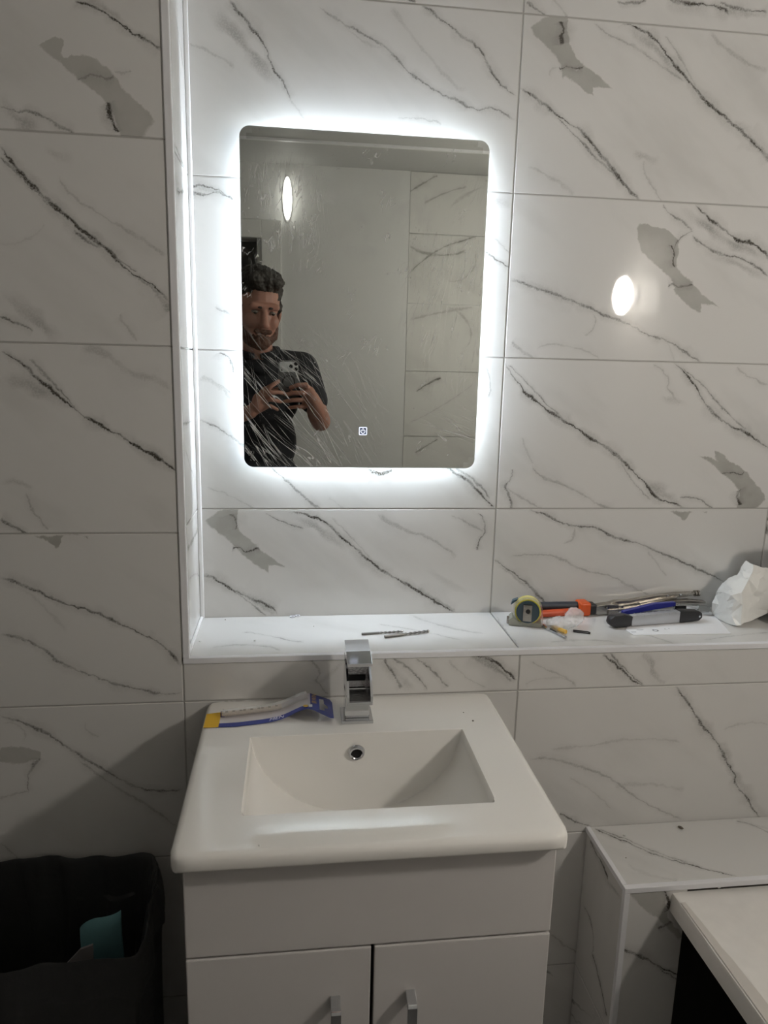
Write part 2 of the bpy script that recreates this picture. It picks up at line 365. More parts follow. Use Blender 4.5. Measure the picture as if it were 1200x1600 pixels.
for k in range(8):
    z0 = ZJ[k-1] if k else 0; z1 = min(ZJ[k], CEILZ)
    m = vmat('marble_front_%d' % k, fF, XZ, *FL[k-1]) if k and FL[k-1][0] else MG['y']
    tile(wall_front, 1, -1, 0, -.7956, AX-.0035, z0, z1, m)
tile_z = [(0, ZJ[0])]+list(zip(ZJ, ZJ[1:]))
for z0, z1 in tile_z: tile(wall_front, 1, -1, 0, XL-.02, -.7956, z0, min(z1, CEILZ), MG['y'])
# below the ledge
LOW = {
 ('m', 3): ([(.45,1.5,'480,1033 494,1040 500,1052 495,1062 513,1085'),(.25,8,'540,1030 520,1050 490,1075'),(.55,1.6,'600,1030 612,1050 628,1076'),(.5,1.6,'612,1028 640,1046 668,1078'),(.3,9,'590,1030 620,1055 650,1080'),
            (.55,1.6,'650,1028 672,1045 700,1074'),(.85,2.4,'742,1022 765,1030 780,1038 794,1051 807,1062'),(.4,6,'735,1022 770,1040 800,1065'),(.25,1.4,'700,1030 725,1055 760,1075')],[]),
 ('r', 3): ([(.75,2.0,'941,1022 962,1038 983,1058 1005,1073'),(.55,1.5,'953,1020 976,1045 1008,1073'),(.35,1.4,'829,1033 853,1045 881,1058 901,1073'),(.35,4,'1004,1020 1018,1035 1021,1052 1040,1068'),(.2,1.4,'820,1070 850,1060 890,1062')],[]),
 ('r', 2): ([(.75,2.2,'1053,1075 1070,1091 1084,1112 1098,1135 1116,1154 1126,1171 1137,1192 1147,1210 1151,1227 1165,1243 1179,1266 1190,1277'),(.4,15,'1065,1085 1095,1130 1120,1160 1150,1215 1190,1270 1215,1290'),
            (.45,1.7,'829,1187 867,1187 906,1198 941,1210 965,1224 997,1248 1032,1266 1067,1281'),(.6,1.8,'874,1269 899,1283 922,1291'),(.25,1.8,'860,1170 930,1164 975,1156 1065,1160'),(.2,3,'960,1230 1000,1225 1070,1235'),(.2,1.6,'1130,1140 1170,1130 1200,1132'),(.2,1.5,'890,1215 930,1240 955,1265')],[]),
 ('r', 1): ([(.35,1.6,'862,1460 880,1475 905,1490')],[]),
}
for c, (x0, x1) in {'m': (AX-.0035, JX), 'r': (JX, JX+.602), 'e': (JX+.602, XR+.02)}.items():
    for k in range(4):
        z0 = ZJ[k-1] if k else 0; z1 = ZJ[k] if k < 3 else SILL-.009
        key = (c, k)
        tile(wall_front, 1, -1, 0, x0, x1, z0, z1, vmat('marble_low_%s%d' % key, fF, XZ, *LOW[key]) if key in LOW else MG['y'])
# alcove back wall
AL = {
 ('r', 4): ([(.8,2.4,'1040,-4 1055,2 1093,6 1124,12 1140,23'),(.6,2,'1124,4 1148,13 1175,17 1200,19'),(.4,10,'1080,2 1130,14 1200,26'),(.5,1.8,'965,3 985,5 1010,0'),(.5,2,'822,4 838,14 853,25'),(.35,1.5,'864,0 875,12 886,26')],[]),
 ('r', 3): ([(.8,2.0,'814,138 841,157 869,178 892,194 915,211 931,233 950,256 965,275 981,295 1000,312'),(.55,1.5,'869,182 892,205 915,229 934,250 954,267 977,291 992,311'),(.35,7,'905,205 935,240 965,278'),
            (.85,2.1,'969,39 1000,45 1024,62 1039,81 1058,105 1078,128 1101,155 1124,176 1148,196 1171,217 1200,246'),(.4,1.6,'927,35 945,48 958,56 993,74 1031,101 1070,128'),(.42,13,'975,42 1010,62 1040,90 1068,122'),(.4,1.3,'1039,54 1062,89 1089,136'),
            (.5,6,'1165,212 1185,230 1203,250'),(.3,4,'1109,50 1132,74 1163,95 1200,112'),(.28,9,'988,238 1010,246 1031,252'),(.3,1.6,'1008,250 1008,267 1024,298 1036,316'),(.25,2.5,'826,260 857,275 876,287 896,304'),
            (.95,2.6,'874,33 881,48 877,58 880,70'),(.7,1.5,'872,101 876,108 884,104 900,106 912,104'),(.25,1.2,'858,120 862,108 872,104')],
           [(.75,'888,27 888,50 896,81 916,104','824,26 830,50 853,74 872,97 877,117'),(.75,'908,98 930,112 958,140','896,126 914,136 931,137 958,141'),(.75,'896,104 912,118 928,134 927,150','874,112 896,130 915,145 927,151')]),
 ('r', 2): ([(.85,2.4,'1086,320 1109,341 1132,360 1155,376 1179,382 1202,408'),(.5,14,'1060,325 1100,350 1140,378 1180,395 1206,415'),(.5,1.5,'1035,318 1051,337 1070,349 1082,362'),(.5,1.5,'1084,362 1066,369 1056,382 1053,396'),
            (.6,1.7,'1082,368 1109,388 1136,399 1163,406 1200,432'),(.3,9,'1100,390 1150,412 1204,440'),(.95,2.4,'1047,382 1053,395 1051,407 1055,417'),(.7,1.5,'1043,451 1049,444 1062,448 1084,443'),
            (.6,1.8,'799,436 838,450 876,463 915,479 946,492 977,504 1008,521 1039,531 1070,550 1098,568'),(.25,6,'820,440 860,458 900,475'),(.3,1.5,'927,490 930,508 915,523'),(.4,2.5,'799,533 818,550 838,563'),(.25,1.6,'838,543 876,539 919,550 936,563'),(.2,1.5,'1040,530 1055,563')],
           [(.75,'1008,350 1055,368 1062,391 1058,411 1082,438','996,351 1000,388 1024,415 1047,438 1055,462'),(.75,'1076,432 1097,457 1128,481','1066,460 1084,474 1099,476 1128,482'),(.75,'1066,436 1082,452 1097,474 1094,490','1052,456 1078,481 1094,491')]),
 ('r', 1): ([(.85,2.0,'789,569 808,595 830,621 855,641 881,657 907,674 932,690 958,707 980,727 998,745 1013,760 1024,775 1050,786 1074,796'),(.5,1.4,'793,569 822,595 844,621 881,655'),(.4,7,'810,600 840,630 878,655'),(.4,1.4,'969,720 987,749 1017,782'),
            (.4,15,'1000,748 1030,768 1060,788'),(.5,1.6,'1060,776 1090,780 1114,795'),(.85,2.1,'1053,567 1075,588 1094,617 1112,643 1141,665 1167,677 1182,688 1202,701'),(.5,1.4,'1064,573 1101,606 1127,635 1167,674'),(.4,7,'1085,610 1115,645 1155,672'),
            (.65,1.5,'1128,740 1145,738 1158,742 1163,733'),(.95,2.4,'1154,764 1152,775 1158,789'),(.35,1.6,'1152,573 1167,586 1200,602'),(.3,1.5,'1020,569 1042,588 1046,610 1064,632'),(.25,8,'1030,622 1050,625 1075,633'),
            (.4,2.2,'833,723 848,745 874,756 903,769 932,786 958,796'),(.6,1.7,'802,734 798,749 789,760 795,775 800,795'),(.35,1.6,'789,762 815,778 848,795'),(.2,1.5,'815,683 822,705 833,723')],
           [(.8,'1136,718 1163,734 1182,756 1196,778 1199,798','1122,735 1130,743 1149,760 1154,775 1149,798'),(.8,'1090,712 1117,717 1134,729','1090,713 1112,727 1128,742'),(.8,'1116,703 1126,707 1140,722','1116,706 1119,720 1132,734')]),
 ('r', 0): ([(.65,1.8,'826,800 852,804 877,817 907,822 932,826 958,839 995,848 1017,857 1042,868 1072,881 1112,899 1140,912'),(.3,1.5,'892,820 897,836 882,850'),(.6,2.2,'771,875 793,889 815,904 833,922 855,946'),(.4,5,'771,880 800,898 835,930'),
            (.4,1.6,'797,870 841,866 863,868 907,889 951,900 987,917 1020,932'),(.25,1.5,'1012,862 1030,885 1042,900')],
           [(.8,'1046,798 1103,799','1046,799 1060,808 1070,814 1078,803 1103,804')]),
 ('l', 4): ([(.7,1.8,'600,-20 618,-10 650,2')],[]),
 ('l', 3): ([(.75,1.9,'358,0 376,23 399,50 415,73 420,94 431,112 443,133 454,158'),(.42,16,'325,5 372,60 413,105 440,140'),(.25,1.5,'454,158 477,188'),(.5,1.7,'500,11 537,37 573,55 601,73 628,99 647,119 679,140 711,156 738,169 775,172 807,188'),
            (.62,1.8,'660,8 692,32 720,55 747,76 761,99 780,128 807,151'),(.2,3,'610,10 637,46 670,87 692,115 730,142'),(.25,1.6,'294,69 335,85 367,105'),(.22,1.5,'540,40 570,66 600,73'),(.3,1.5,'620,183 670,188 692,193')],[]),
 ('l', 2): ([(.65,1.6,'296,292 317,291 337,296 352,304'),(.6,1.6,'296,299 317,304 340,301 366,312'),(.4,5,'296,295 330,298 358,306'),(.35,1.6,'740,345 760,360 783,382 797,397'),(.65,1.9,'740,380 760,393 775,405 797,419'),(.4,1.6,'335,480 350,487 365,495 380,507'),(.3,9,'768,310 785,318 800,322')],[]),
 ('l', 1): ([(.55,2,'340,552 352,555 361,566 366,583'),(.35,1.5,'340,600 350,607 365,617 380,630'),(.55,1.8,'311,657 345,672 369,688 400,712 432,737 453,756 475,776 503,797'),(.25,1.6,'323,761 358,774 384,787 397,796'),(.75,2,'690,720 709,737 735,754 752,774 773,794'),
            (.5,1.6,'705,722 722,737 748,756 765,780'),(.4,1.6,'755,570 766,596 761,622'),(.2,1.4,'514,778 540,796'),(.2,6,'312,590 340,602 372,640'),(.8,3.4,'574,733 584,737 594,740 604,738 614,733')],[]),
 ('l', 0): ([(.85,2.0,'453,801 484,806 510,817 527,834 549,852 570,871 592,888 618,904 644,917 670,934 696,949 714,957'),(.5,1.5,'414,802 445,817 475,826'),(.42,13,'455,804 500,828 545,860'),(.4,1.4,'518,808 549,839 579,873'),(.4,6,'650,920 680,938 712,955'),
            (.75,1.9,'319,897 345,910 371,925 393,936 414,943 434,960'),(.5,1.5,'367,925 397,947 416,962'),(.35,6,'375,926 405,942 430,960'),(.95,2.6,'360,803 369,817 367,828'),(.7,1.5,'364,865 369,856 384,861 406,856'),
            (.32,3,'592,804 627,826 670,841 696,856 713,871'),(.35,1.5,'705,806 739,821 757,830'),(.6,1.7,'748,801 759,826 748,847 746,860'),(.15,10,'660,885 700,910 740,930')],
           [(.75,'373,798 373,826 393,843 406,858','319,798 323,817 349,839 371,861'),(.75,'400,853 427,871 450,886','388,870 406,882 423,884 450,887'),(.75,'386,846 402,862 420,882 420,896','366,856 393,880 420,897')]),
}
for c, (x0, x1) in {'l': (AX, JX), 'r': (JX, JX+.602), 'e': (JX+.602, XR+.02)}.items():
    for k in range(5):
        z0 = SILL-.006 if k == 0 else ZJ[k+2]; z1 = min(ZJ[k+3], CEILZ)
        key = (c, k)
        tile(wall_alcove, 1, -1, AY, x0, x1, z0, z1, vmat('marble_alcove_%s%d' % key, fA, XZ, *AL[key]) if key in AL else MG['y'])
# ledge, reveal
fS = lambda u, v: atZ(u, v, SILL)
SLL = ([(.45,1.7,'381,987 407,991 429,995 451,1000 473,1004'),(.3,4,'330,1012 400,1008 440,1018'),(.35,1.5,'590,975 650,985 720,1000'),(.3,4,'640,960 700,980 760,990')],[])
SLR = ([(.35,1.5,'775,962 790,985 810,1008'),(.4,1.6,'995,988 1030,998 1060,1008'),(.3,3,'860,1004 920,1000 980,1006'),(.4,1.5,'1100,1000 1160,992 1200,988')],[])
tile(wall_alcove, 2, 1, SILL, AX, JX, .0, AY, vmat('marble_ledge_l', fS, (0,1), *SLL), 'ledge_tile')
tile(wall_alcove, 2, 1, SILL, JX, JX+.602, .0, AY, vmat('marble_ledge_r', fS, (0,1), *SLR), 'ledge_tile')
tile(wall_alcove, 2, 1, SILL, JX+.602, XR+.01, .0, AY, MG['z'], 'ledge_tile')
fR = lambda u, v: atX(u, v, AX+.0015)
RV = {4: ([],[]), 3: ([(.5,1.5,'272,10 280,60 287,110'),(.5,1.4,'273,225 281,245 289,262')],[]), 2: ([(.5,4,'276,298 285,300 294,297')],[]), 1: ([(.5,1.6,'283,665 295,660 302,657'),(.4,1.6,'285,680 292,710 303,745')],[]), 0: ([(.5,3,'293,858 303,840 309,826'),(.4,1.6,'296,905 305,897 312,900')],[])}
for k in range(5):
    z0 = SILL if k == 0 else ZJ[k+2]; z1 = min(ZJ[k+3], CEILZ)
    tile(wall_alcove, 0, 1, AX+.0015, .0, AY, z0, z1, marble('marble_reveal_%d' % k, conv(RV[k][0], fR, (1,2)), [], (1,2)) if RV[k][0] else MG['x'], 'reveal_tile')
# edge trims and silicone
def strip(name, label, *boxes, m=TRIMW, bev=.0012):
    b = MB()
    for q in boxes: b.box(*q, bev=bev)
    return tag(b.build(name, m), label, 'trim', kind='structure')
strip('trim_2', 'white upright edge strip on the left corner of the mirror alcove', (AX-.0025, AX+.0085, -.0025, .010, SILL+.0009, CEILZ))
strip('trim_3', 'white edge strip along the front of the tiled ledge', (AX-.0025, XR, -.0025, .009, SILL-.0095, SILL+.0008))
strip('trim_4', 'white silicone bead down the back left corner of the alcove', (AX+.0016, AX+.0095, AY-.006, AY-.0002, SILL, CEILZ), m=SILIC, bev=.0025)
strip('trim_5', 'white silicone bead along the left end of the ledge', (AX+.0016, AX+.0075, .01, AY-.006, SILL, SILL+.005), m=SILIC, bev=.002)
# right side wall tiles (facing -x), shared meshes
yj = [.0, -.602, -1.204, -1.806]
for i in range(3):
    for z0, z1 in tile_z:
        if z0 < CEILZ: tile(wall_right, 0, -1, XR, yj[i+1], yj[i], z0, min(z1, CEILZ), MG['x'])
for k in range(5): tile(wall_right, 0, -1, XR, 0, AY, SILL if k == 0 else ZJ[k+2], min(ZJ[k+3], CEILZ), MG['x'])
# back wall (seen in the mirror): door on the left, plain plaster, marble tiles on the right
DX0, DX1, DZ = -.78, -.142, 1.972; TX = .508
wb = MB(); wb.box(DX1, TX, YB-.1, YB, 0, CEILZ); wb.box(TX, XR+.1, YB-.1, YB-.0064, 0, CEILZ); wb.box(XL-.1, DX1, YB-.1, YB, DZ, CEILZ); wb.box(XL-.1, DX0, YB-.1, YB, 0, DZ)
wall_back = wb.build('wall_back', PAINT); tag(wall_back, 'plain pale wall with a marble tiled end, seen in the mirror', 'wall', kind='structure')
RB = lambda u, v: refl(u, v, YB)
BK = {6: ([(.55,2.6,'640,300 662,286 684,274'),(.4,2.5,'662,318 700,300 730,292'),(.3,8,'700,330 720,310 760,290')],[]),
      5: ([(.55,2.6,'640,428 660,408 690,388 730,374 760,362'),(.5,6,'640,384 680,398 728,392'),(.35,2.5,'742,392 736,425 700,440')],[]),
      4: ([(.35,4,'700,480 728,500 736,520 726,545'),(.3,6,'640,500 680,490 740,480')],[]),
      3: ([(.6,2.6,'664,580 700,572 742,556'),(.75,3,'650,612 672,598 690,590'),(.3,2,'640,660 680,640 740,600')],[]),
      2: ([(.65,2.8,'636,676 668,676 700,674 740,664'),(.7,2.6,'648,708 664,698 684,686')],[])}
bz = [0, .21, .512, .814, 1.116, 1.418, 1.72, 2.022, CEILZ]
for k in range(8):
    m = marble('marble_back_%d' % k, conv(BK[k-1][0], RB, XZ), [], XZ) if (k-1) in BK else MG['y']
    tile(wall_back, 1, 1, YB, TX, TX+.602, bz[k], bz[k+1], m)
    tile(wall_back, 1, 1, YB, TX+.602, XR+.02, bz[k], bz[k+1], MG['y'])
# door frame and the dim hall behind
door = empty('door_1', ((DX0+DX1)/2, YB, 0)); tag(door, 'white door frame onto a dark hallway, reflected behind the person', 'door', kind='structure')
def loc_child(mb, name, m, par, smooth=False):
    o = mb.build(name, m, par, smooth); o.matrix_parent_inverse = Matrix.Translation(par.location).inverted(); return o
DOORW = mat('white_gloss_paint', (.72, .72, .70), .3)
loc_child(MB().box(DX1, DX1+.085, YB, YB+.018, 0, DZ+.075, .003), 'architrave', DOORW, door)
loc_child(MB().box(XL, DX0, YB, YB+.018, 0, DZ+.075, .003), 'architrave', DOORW, door)
loc_child(MB().box(DX0, DX1, YB, YB+.018, DZ, DZ+.075, .003), 'head_board', DOORW, door)
loc_child(MB().box(DX1-.02, DX1, YB-.1, YB, 0, DZ), 'jamb', DOORW, door)
loc_child(MB().box(DX0, DX0+.02, YB-.1, YB, 0, DZ), 'jamb', DOORW, door)
hall = MB().box(XL-.1, XR, YB-1.2, YB-1.1, 0, CEILZ).box(XL-.2, XL-.1, YB-1.2, YB-.1, 0, CEILZ).box(XR, XR+.1, YB-1.2, YB-.1, 0, CEILZ).build('wall_hall', mat('hall_paint', (.6, .6, .59), .7)); tag(hall, 'dim grey hallway wall beyond the door', 'wall', kind='structure')

# boxed-in ledge at the end of the bath
BX = .566; BYF = -.170; BZT = .5600; BXE = .682
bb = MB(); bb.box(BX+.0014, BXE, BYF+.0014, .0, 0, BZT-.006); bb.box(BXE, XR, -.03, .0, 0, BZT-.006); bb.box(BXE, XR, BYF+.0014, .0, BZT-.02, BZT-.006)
wall_boxing = bb.build('wall_boxing', mat('void_shade_board', (.05, .045, .04), .9)); tag(wall_boxing, 'low tiled boxing with a flat top at the end of the bath', 'ledge', kind='structure')  # near-black colour stands in for the shade in the void under the bath
fB = lambda u, v: atZ(u, v, BZT)
tile(wall_boxing, 2, 1, BZT, BX, XR, BYF, .0, vmat('marble_box_top', fB, (0,1),
     [(.7,1.6,'926,1293 955,1306 985,1318 1020,1334 1055,1345 1100,1357 1152,1370'),(.55,1.4,'935,1295 975,1310 1010,1325 1050,1340 1075,1348'),(.4,7,'940,1298 1000,1325 1060,1346'),(.5,1.6,'1150,1283 1178,1290 1202,1302'),(.3,5,'1165,1286 1205,1296'),(.2,4,'980,1350 1010,1365 1060,1375')]), 'top_tile')
fBl = lambda u, v: atX(u, v, BX); fBf = lambda u, v: atY(u, v, BYF)
tile(wall_boxing, 0, -1, BX, BYF, .0, .247, BZT-.009, marble('marble_box_side', conv([(.75,2.2,'922,1312 932,1335 942,1352 950,1375'),(.5,1.6,'912,1415 925,1450 925,1490'),(.75,2,'925,1488 936,1530 948,1590'),(.4,5,'945,1375 960,1390 972,1405')], fBl, (1,2)), [], (1,2)))
tile(wall_boxing, 0, -1, BX, BYF, .0, 0, .247, MG['x'])
tile(wall_boxing, 1, -1, BYF, BX, BXE, .247, BZT-.009, vmat('marble_box_front', fBf, XZ,
     [(.9,2.4,'1037,1392 1043,1402 1045,1415 1038,1425'),(.6,1.8,'1028,1452 1038,1446 1050,1440'),(.8,2,'971,1483 995,1492 1015,1502 1040,1515 1062,1524'),(.5,1.6,'1020,1505 1040,1520 1060,1532')],
     [(.6,'990,1390 1038,1388 1042,1425 1068,1460','985,1400 1000,1418 1030,1440 1060,1470')]))
tile(wall_boxing, 1, -1, BYF, BX, BXE, 0, .247, MG['y'])
strip('trim_6', 'white edge strip along the front of the bath end boxing', (BX-.0025, XR, BYF-.0025, BYF+.008, BZT-.0095, BZT+.0008))
strip('trim_7', 'white edge strip along the left edge of the bath end boxing', (BX-.0025, BX+.006, BYF+.008, -.0005, BZT-.0095, BZT+.0008))
strip('trim_8', 'white upright edge strip on the corner of the bath end boxing', (BX-.0022, BX+.008, BYF-.0022, BYF+.008, 0, BZT-.0095))

# ------------------------------------------------------------------ lights of the room
def emit_mat(name, col, st):
    m, nt, b = new_mat(name); b.inputs['Base Color'].default_value = (.8,.8,.8,1)
    b.inputs['Emission Color'].default_value = (*col, 1); b.inputs['Emission Strength'].default_value = st; return m
d = ray(973, 462); t = (XR-.052)/d.x; q = CAM+d*t; LC = Vector((XR-.052, 2*AY-q.y, q.z))
lamp = empty('wall_lamp', LC); tag(lamp, 'opal oval wall lamp above the bath, mirrored as a bright spot in the tiles', 'lamp')
Mx = Matrix.Rotation(-PI/2, 4, 'Y')
MB().lathe([(0,0),(.030,0),(.030,.008),(.012,.014),(.012,.022),(0,.022)], 28, Matrix.Translation((.0515, 0, 0)) @ Mx).build('bracket', TRIMW, lamp, True)
MB().ell((0, 0, 0), (.031, .043, .066), None, 40).build('opal_glass', emit_mat('lamp_glow', (1, .935, .845), LAMP_POWER), lamp, True)
# oval lamp seen in the mirror
c = refl(449, 310, YB+.02)
oval = empty('oval_lamp', (c.x, YB, c.z)); tag(oval, 'narrow upright oval lamp beside the door, reflected in the mirror', 'lamp')
MB().ell((0, .006, 0), (.022, .007, .094)).build('backplate', TRIMW, oval, True)
MB().ell((0, .02, 0), (.0195, .024, .088)).build('diffuser', emit_mat('oval_glow', (1, .96, .9), OVAL_POWER), oval, True)

# ------------------------------------------------------------------ mirror
mx0, mx1, mz0, mz1 = -.0945, .3505, 1.240, 1.8355
def rrect(x0, x1, z0, z1, r, n=8):
    o = []
    for cx, cz, a0 in ((x1-r, z1-r, 0), (x0+r, z1-r, 90), (x0+r, z0+r, 180), (x1-r, z0+r, 270)):
        for k in range(n+1):
            a = math.radians(a0+90*k/n); o.append((cx+r*math.cos(a), cz+r*math.sin(a)))
    return o
mirror = empty('led_mirror', ((mx0+mx1)/2, AY, mz0)); tag(mirror, 'rectangular backlit mirror with rounded corners still in protective film', 'mirror')
mm, nt, b = new_mat('mirror_silver'); b.inputs['Base Color'].default_value = (.70, .73, .71, 1); b.inputs['Metallic'].default_value = 1; b.inputs['Roughness'].default_value = .004
loc_child(MB().prism(rrect(mx0, mx1, mz0, mz1, .018), 1, MIRY, MIRY+.004), 'glass', mm, mirror)
loc_child(MB().prism(rrect(mx0+.037, mx1-.037, mz0+.037, mz1-.037, .004), 1, MIRY+.0042, AY-.0002), 'housing', TRIMW, mirror)
# light strip round the housing
b = MB(); i0 = .0365; h0, h1 = MIRY+.0165, MIRY+.0255
for q in ((mx0+i0-.001, mx0+i0+.001, mz0+i0, mz1-i0), (mx1-i0-.001, mx1-i0+.001, mz0+i0, mz1-i0), (mx0+i0, mx1-i0, mz0+i0-.001, mz0+i0+.001), (mx0+i0, mx1-i0, mz1-i0-.001, mz1-i0+.001)):
    b.box(q[0], q[1], h0, h1, q[2], q[3])
loc_child(b, 'light_strip', emit_mat('led_glow', (.80, .90, 1.0), LED_POWER), mirror)
# touch switch: lit outline and power symbol
icon = emit_mat('icon_glow', (.75, .82, 1), 1.05); icon_bg = mat('icon_ground', (.05, .065, .16), .3)
ic = (atY(560, 666, MIRY)+atY(574, 681, MIRY))/2; hs = .0078
def ring2(o, i):
    n = len(o); return [(x, 0, z) for x, z in o]+[(x, 0, z) for x, z in i], [(k, (k+1) % n, n+(k+1) % n, n+k) for k in range(n)]
b = MB(); b.poly([(ic.x+x, MIRY-.0011, ic.z+z) for x, z in rrect(-hs, hs, -hs, hs, .0022)], [tuple(range(36))]); sw = loc_child(b, 'touch_switch', icon_bg, mirror)
b = MB(); vs, fs = ring2(rrect(-hs, hs, -hs, hs, .0022), rrect(-hs+.0017, hs-.0017, -hs+.0017, hs-.0017, .0012)); b.poly([(ic.x+x, MIRY-.0014, ic.z+z) for x, y, z in vs], fs)
vs = []; fs = []
for k in range(25):
    a = math.radians(90+38+(360-76)*k/24)
    for r in (.0030, .0046): vs.append((ic.x+r*math.cos(a), MIRY-.0014, ic.z-.0004+r*math.sin(a)))
    if k: fs.append((2*k-2, 2*k-1, 2*k+1, 2*k))
b.poly(vs, fs); b.poly([(ic.x+x, MIRY-.0014, ic.z+z) for x, z in ((-.0008,-.0002),(.0008,-.0002),(.0008,.0056),(-.0008,.0056))], [(0,1,2,3)])
b.build('power_symbol', icon, sw)
# crumpled protective film: clear plastic, highlights on its creases painted in as white streaks
fm = bpy.data.materials.new('clear_film'); fm.use_nodes = True; nt = fm.node_tree; nt.nodes.clear(); N = nt.nodes.new; L = nt.links.new
out = N('ShaderNodeOutputMaterial'); tcn = N('ShaderNodeTexCoord')
def math_(op, a, bq=None, clamp=False):
    n = N('ShaderNodeMath'); n.operation = op; n.use_clamp = clamp
    for i, x in enumerate((a, bq)):
        if x is None: continue
        if isinstance(x, (int, float)): n.inputs[i].default_value = x
        else: L(x, n.inputs[i])
    return n.outputs[0]
def mrange(x, a0, a1, b0, b1):
    n = N('ShaderNodeMapRange'); n.interpolation_type = 'SMOOTHSTEP'; L(x, n.inputs[0])
    for i, q in enumerate((a0, a1, b0, b1)): n.inputs[i+1].default_value = q
    return n.outputs[0]
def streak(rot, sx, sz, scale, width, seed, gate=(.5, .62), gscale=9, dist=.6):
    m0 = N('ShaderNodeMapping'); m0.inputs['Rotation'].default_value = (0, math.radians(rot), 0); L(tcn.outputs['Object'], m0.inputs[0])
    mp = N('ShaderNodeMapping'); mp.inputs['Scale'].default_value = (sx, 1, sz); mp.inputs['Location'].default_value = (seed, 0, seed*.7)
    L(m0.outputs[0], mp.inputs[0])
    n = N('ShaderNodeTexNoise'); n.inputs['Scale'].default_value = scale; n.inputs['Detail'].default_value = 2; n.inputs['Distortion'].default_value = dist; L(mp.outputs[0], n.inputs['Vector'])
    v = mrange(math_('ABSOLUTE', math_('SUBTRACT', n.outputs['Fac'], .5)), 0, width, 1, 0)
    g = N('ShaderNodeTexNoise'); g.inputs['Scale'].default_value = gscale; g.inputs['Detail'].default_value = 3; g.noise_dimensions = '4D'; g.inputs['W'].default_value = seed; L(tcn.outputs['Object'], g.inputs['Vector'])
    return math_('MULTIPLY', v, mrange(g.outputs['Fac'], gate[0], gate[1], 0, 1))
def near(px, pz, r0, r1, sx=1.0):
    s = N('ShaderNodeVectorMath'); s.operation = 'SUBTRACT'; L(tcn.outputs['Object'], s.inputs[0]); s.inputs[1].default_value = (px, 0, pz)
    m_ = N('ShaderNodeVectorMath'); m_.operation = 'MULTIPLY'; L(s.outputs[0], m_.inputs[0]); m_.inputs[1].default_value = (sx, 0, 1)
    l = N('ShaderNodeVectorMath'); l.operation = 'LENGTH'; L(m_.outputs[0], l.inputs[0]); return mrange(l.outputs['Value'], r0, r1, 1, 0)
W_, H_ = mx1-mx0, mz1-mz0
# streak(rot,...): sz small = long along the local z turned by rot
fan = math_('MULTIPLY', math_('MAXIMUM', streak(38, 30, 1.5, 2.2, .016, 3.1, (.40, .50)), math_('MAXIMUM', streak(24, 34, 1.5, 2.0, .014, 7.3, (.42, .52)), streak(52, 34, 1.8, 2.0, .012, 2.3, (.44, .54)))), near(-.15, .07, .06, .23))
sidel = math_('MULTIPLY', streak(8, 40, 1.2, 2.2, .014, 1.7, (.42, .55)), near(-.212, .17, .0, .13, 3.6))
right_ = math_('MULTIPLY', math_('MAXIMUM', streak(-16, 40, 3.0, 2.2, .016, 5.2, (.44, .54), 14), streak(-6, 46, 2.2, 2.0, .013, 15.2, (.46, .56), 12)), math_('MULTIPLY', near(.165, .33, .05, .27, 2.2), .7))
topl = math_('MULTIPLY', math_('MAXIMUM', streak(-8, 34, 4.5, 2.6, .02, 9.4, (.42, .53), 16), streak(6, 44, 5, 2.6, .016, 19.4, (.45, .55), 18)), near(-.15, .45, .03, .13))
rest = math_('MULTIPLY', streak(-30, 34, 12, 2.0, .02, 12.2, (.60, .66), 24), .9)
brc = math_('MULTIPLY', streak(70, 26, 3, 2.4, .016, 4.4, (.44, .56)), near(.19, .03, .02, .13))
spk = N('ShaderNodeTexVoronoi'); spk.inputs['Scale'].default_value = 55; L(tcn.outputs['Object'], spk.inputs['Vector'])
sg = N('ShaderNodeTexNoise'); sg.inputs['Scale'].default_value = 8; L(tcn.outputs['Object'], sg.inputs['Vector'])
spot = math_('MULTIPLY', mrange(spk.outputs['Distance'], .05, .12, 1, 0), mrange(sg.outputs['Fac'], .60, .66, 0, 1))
crease_glint = fan
for q in (sidel, right_, topl, rest, brc, spot): crease_glint = math_('MAXIMUM', crease_glint, q)
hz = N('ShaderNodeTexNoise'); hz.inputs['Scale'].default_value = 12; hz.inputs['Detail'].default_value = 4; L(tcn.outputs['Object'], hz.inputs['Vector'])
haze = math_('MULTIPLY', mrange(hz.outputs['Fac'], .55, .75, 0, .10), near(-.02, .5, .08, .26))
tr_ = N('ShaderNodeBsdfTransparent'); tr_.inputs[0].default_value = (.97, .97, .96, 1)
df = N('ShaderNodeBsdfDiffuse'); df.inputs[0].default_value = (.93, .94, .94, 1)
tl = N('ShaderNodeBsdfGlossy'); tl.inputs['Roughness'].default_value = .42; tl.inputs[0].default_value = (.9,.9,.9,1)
bp = N('ShaderNodeBump'); bp.inputs['Distance'].default_value = .008; bp.inputs['Strength'].default_value = 1; L(crease_glint, bp.inputs['Height']); L(bp.outputs[0], tl.inputs['Normal'])
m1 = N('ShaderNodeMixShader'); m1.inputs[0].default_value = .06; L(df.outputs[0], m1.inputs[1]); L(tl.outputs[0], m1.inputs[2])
m2 = N('ShaderNodeMixShader'); L(math_('MAXIMUM', math_('MULTIPLY', crease_glint, .52), haze), m2.inputs[0]); L(tr_.outputs[0], m2.inputs[1]); L(m1.outputs[0], m2.inputs[2]); L(m2.outputs[0], out.inputs[0])
film = MB(); nx, nz = 44, 60; bmf = film.bm; grid = {}
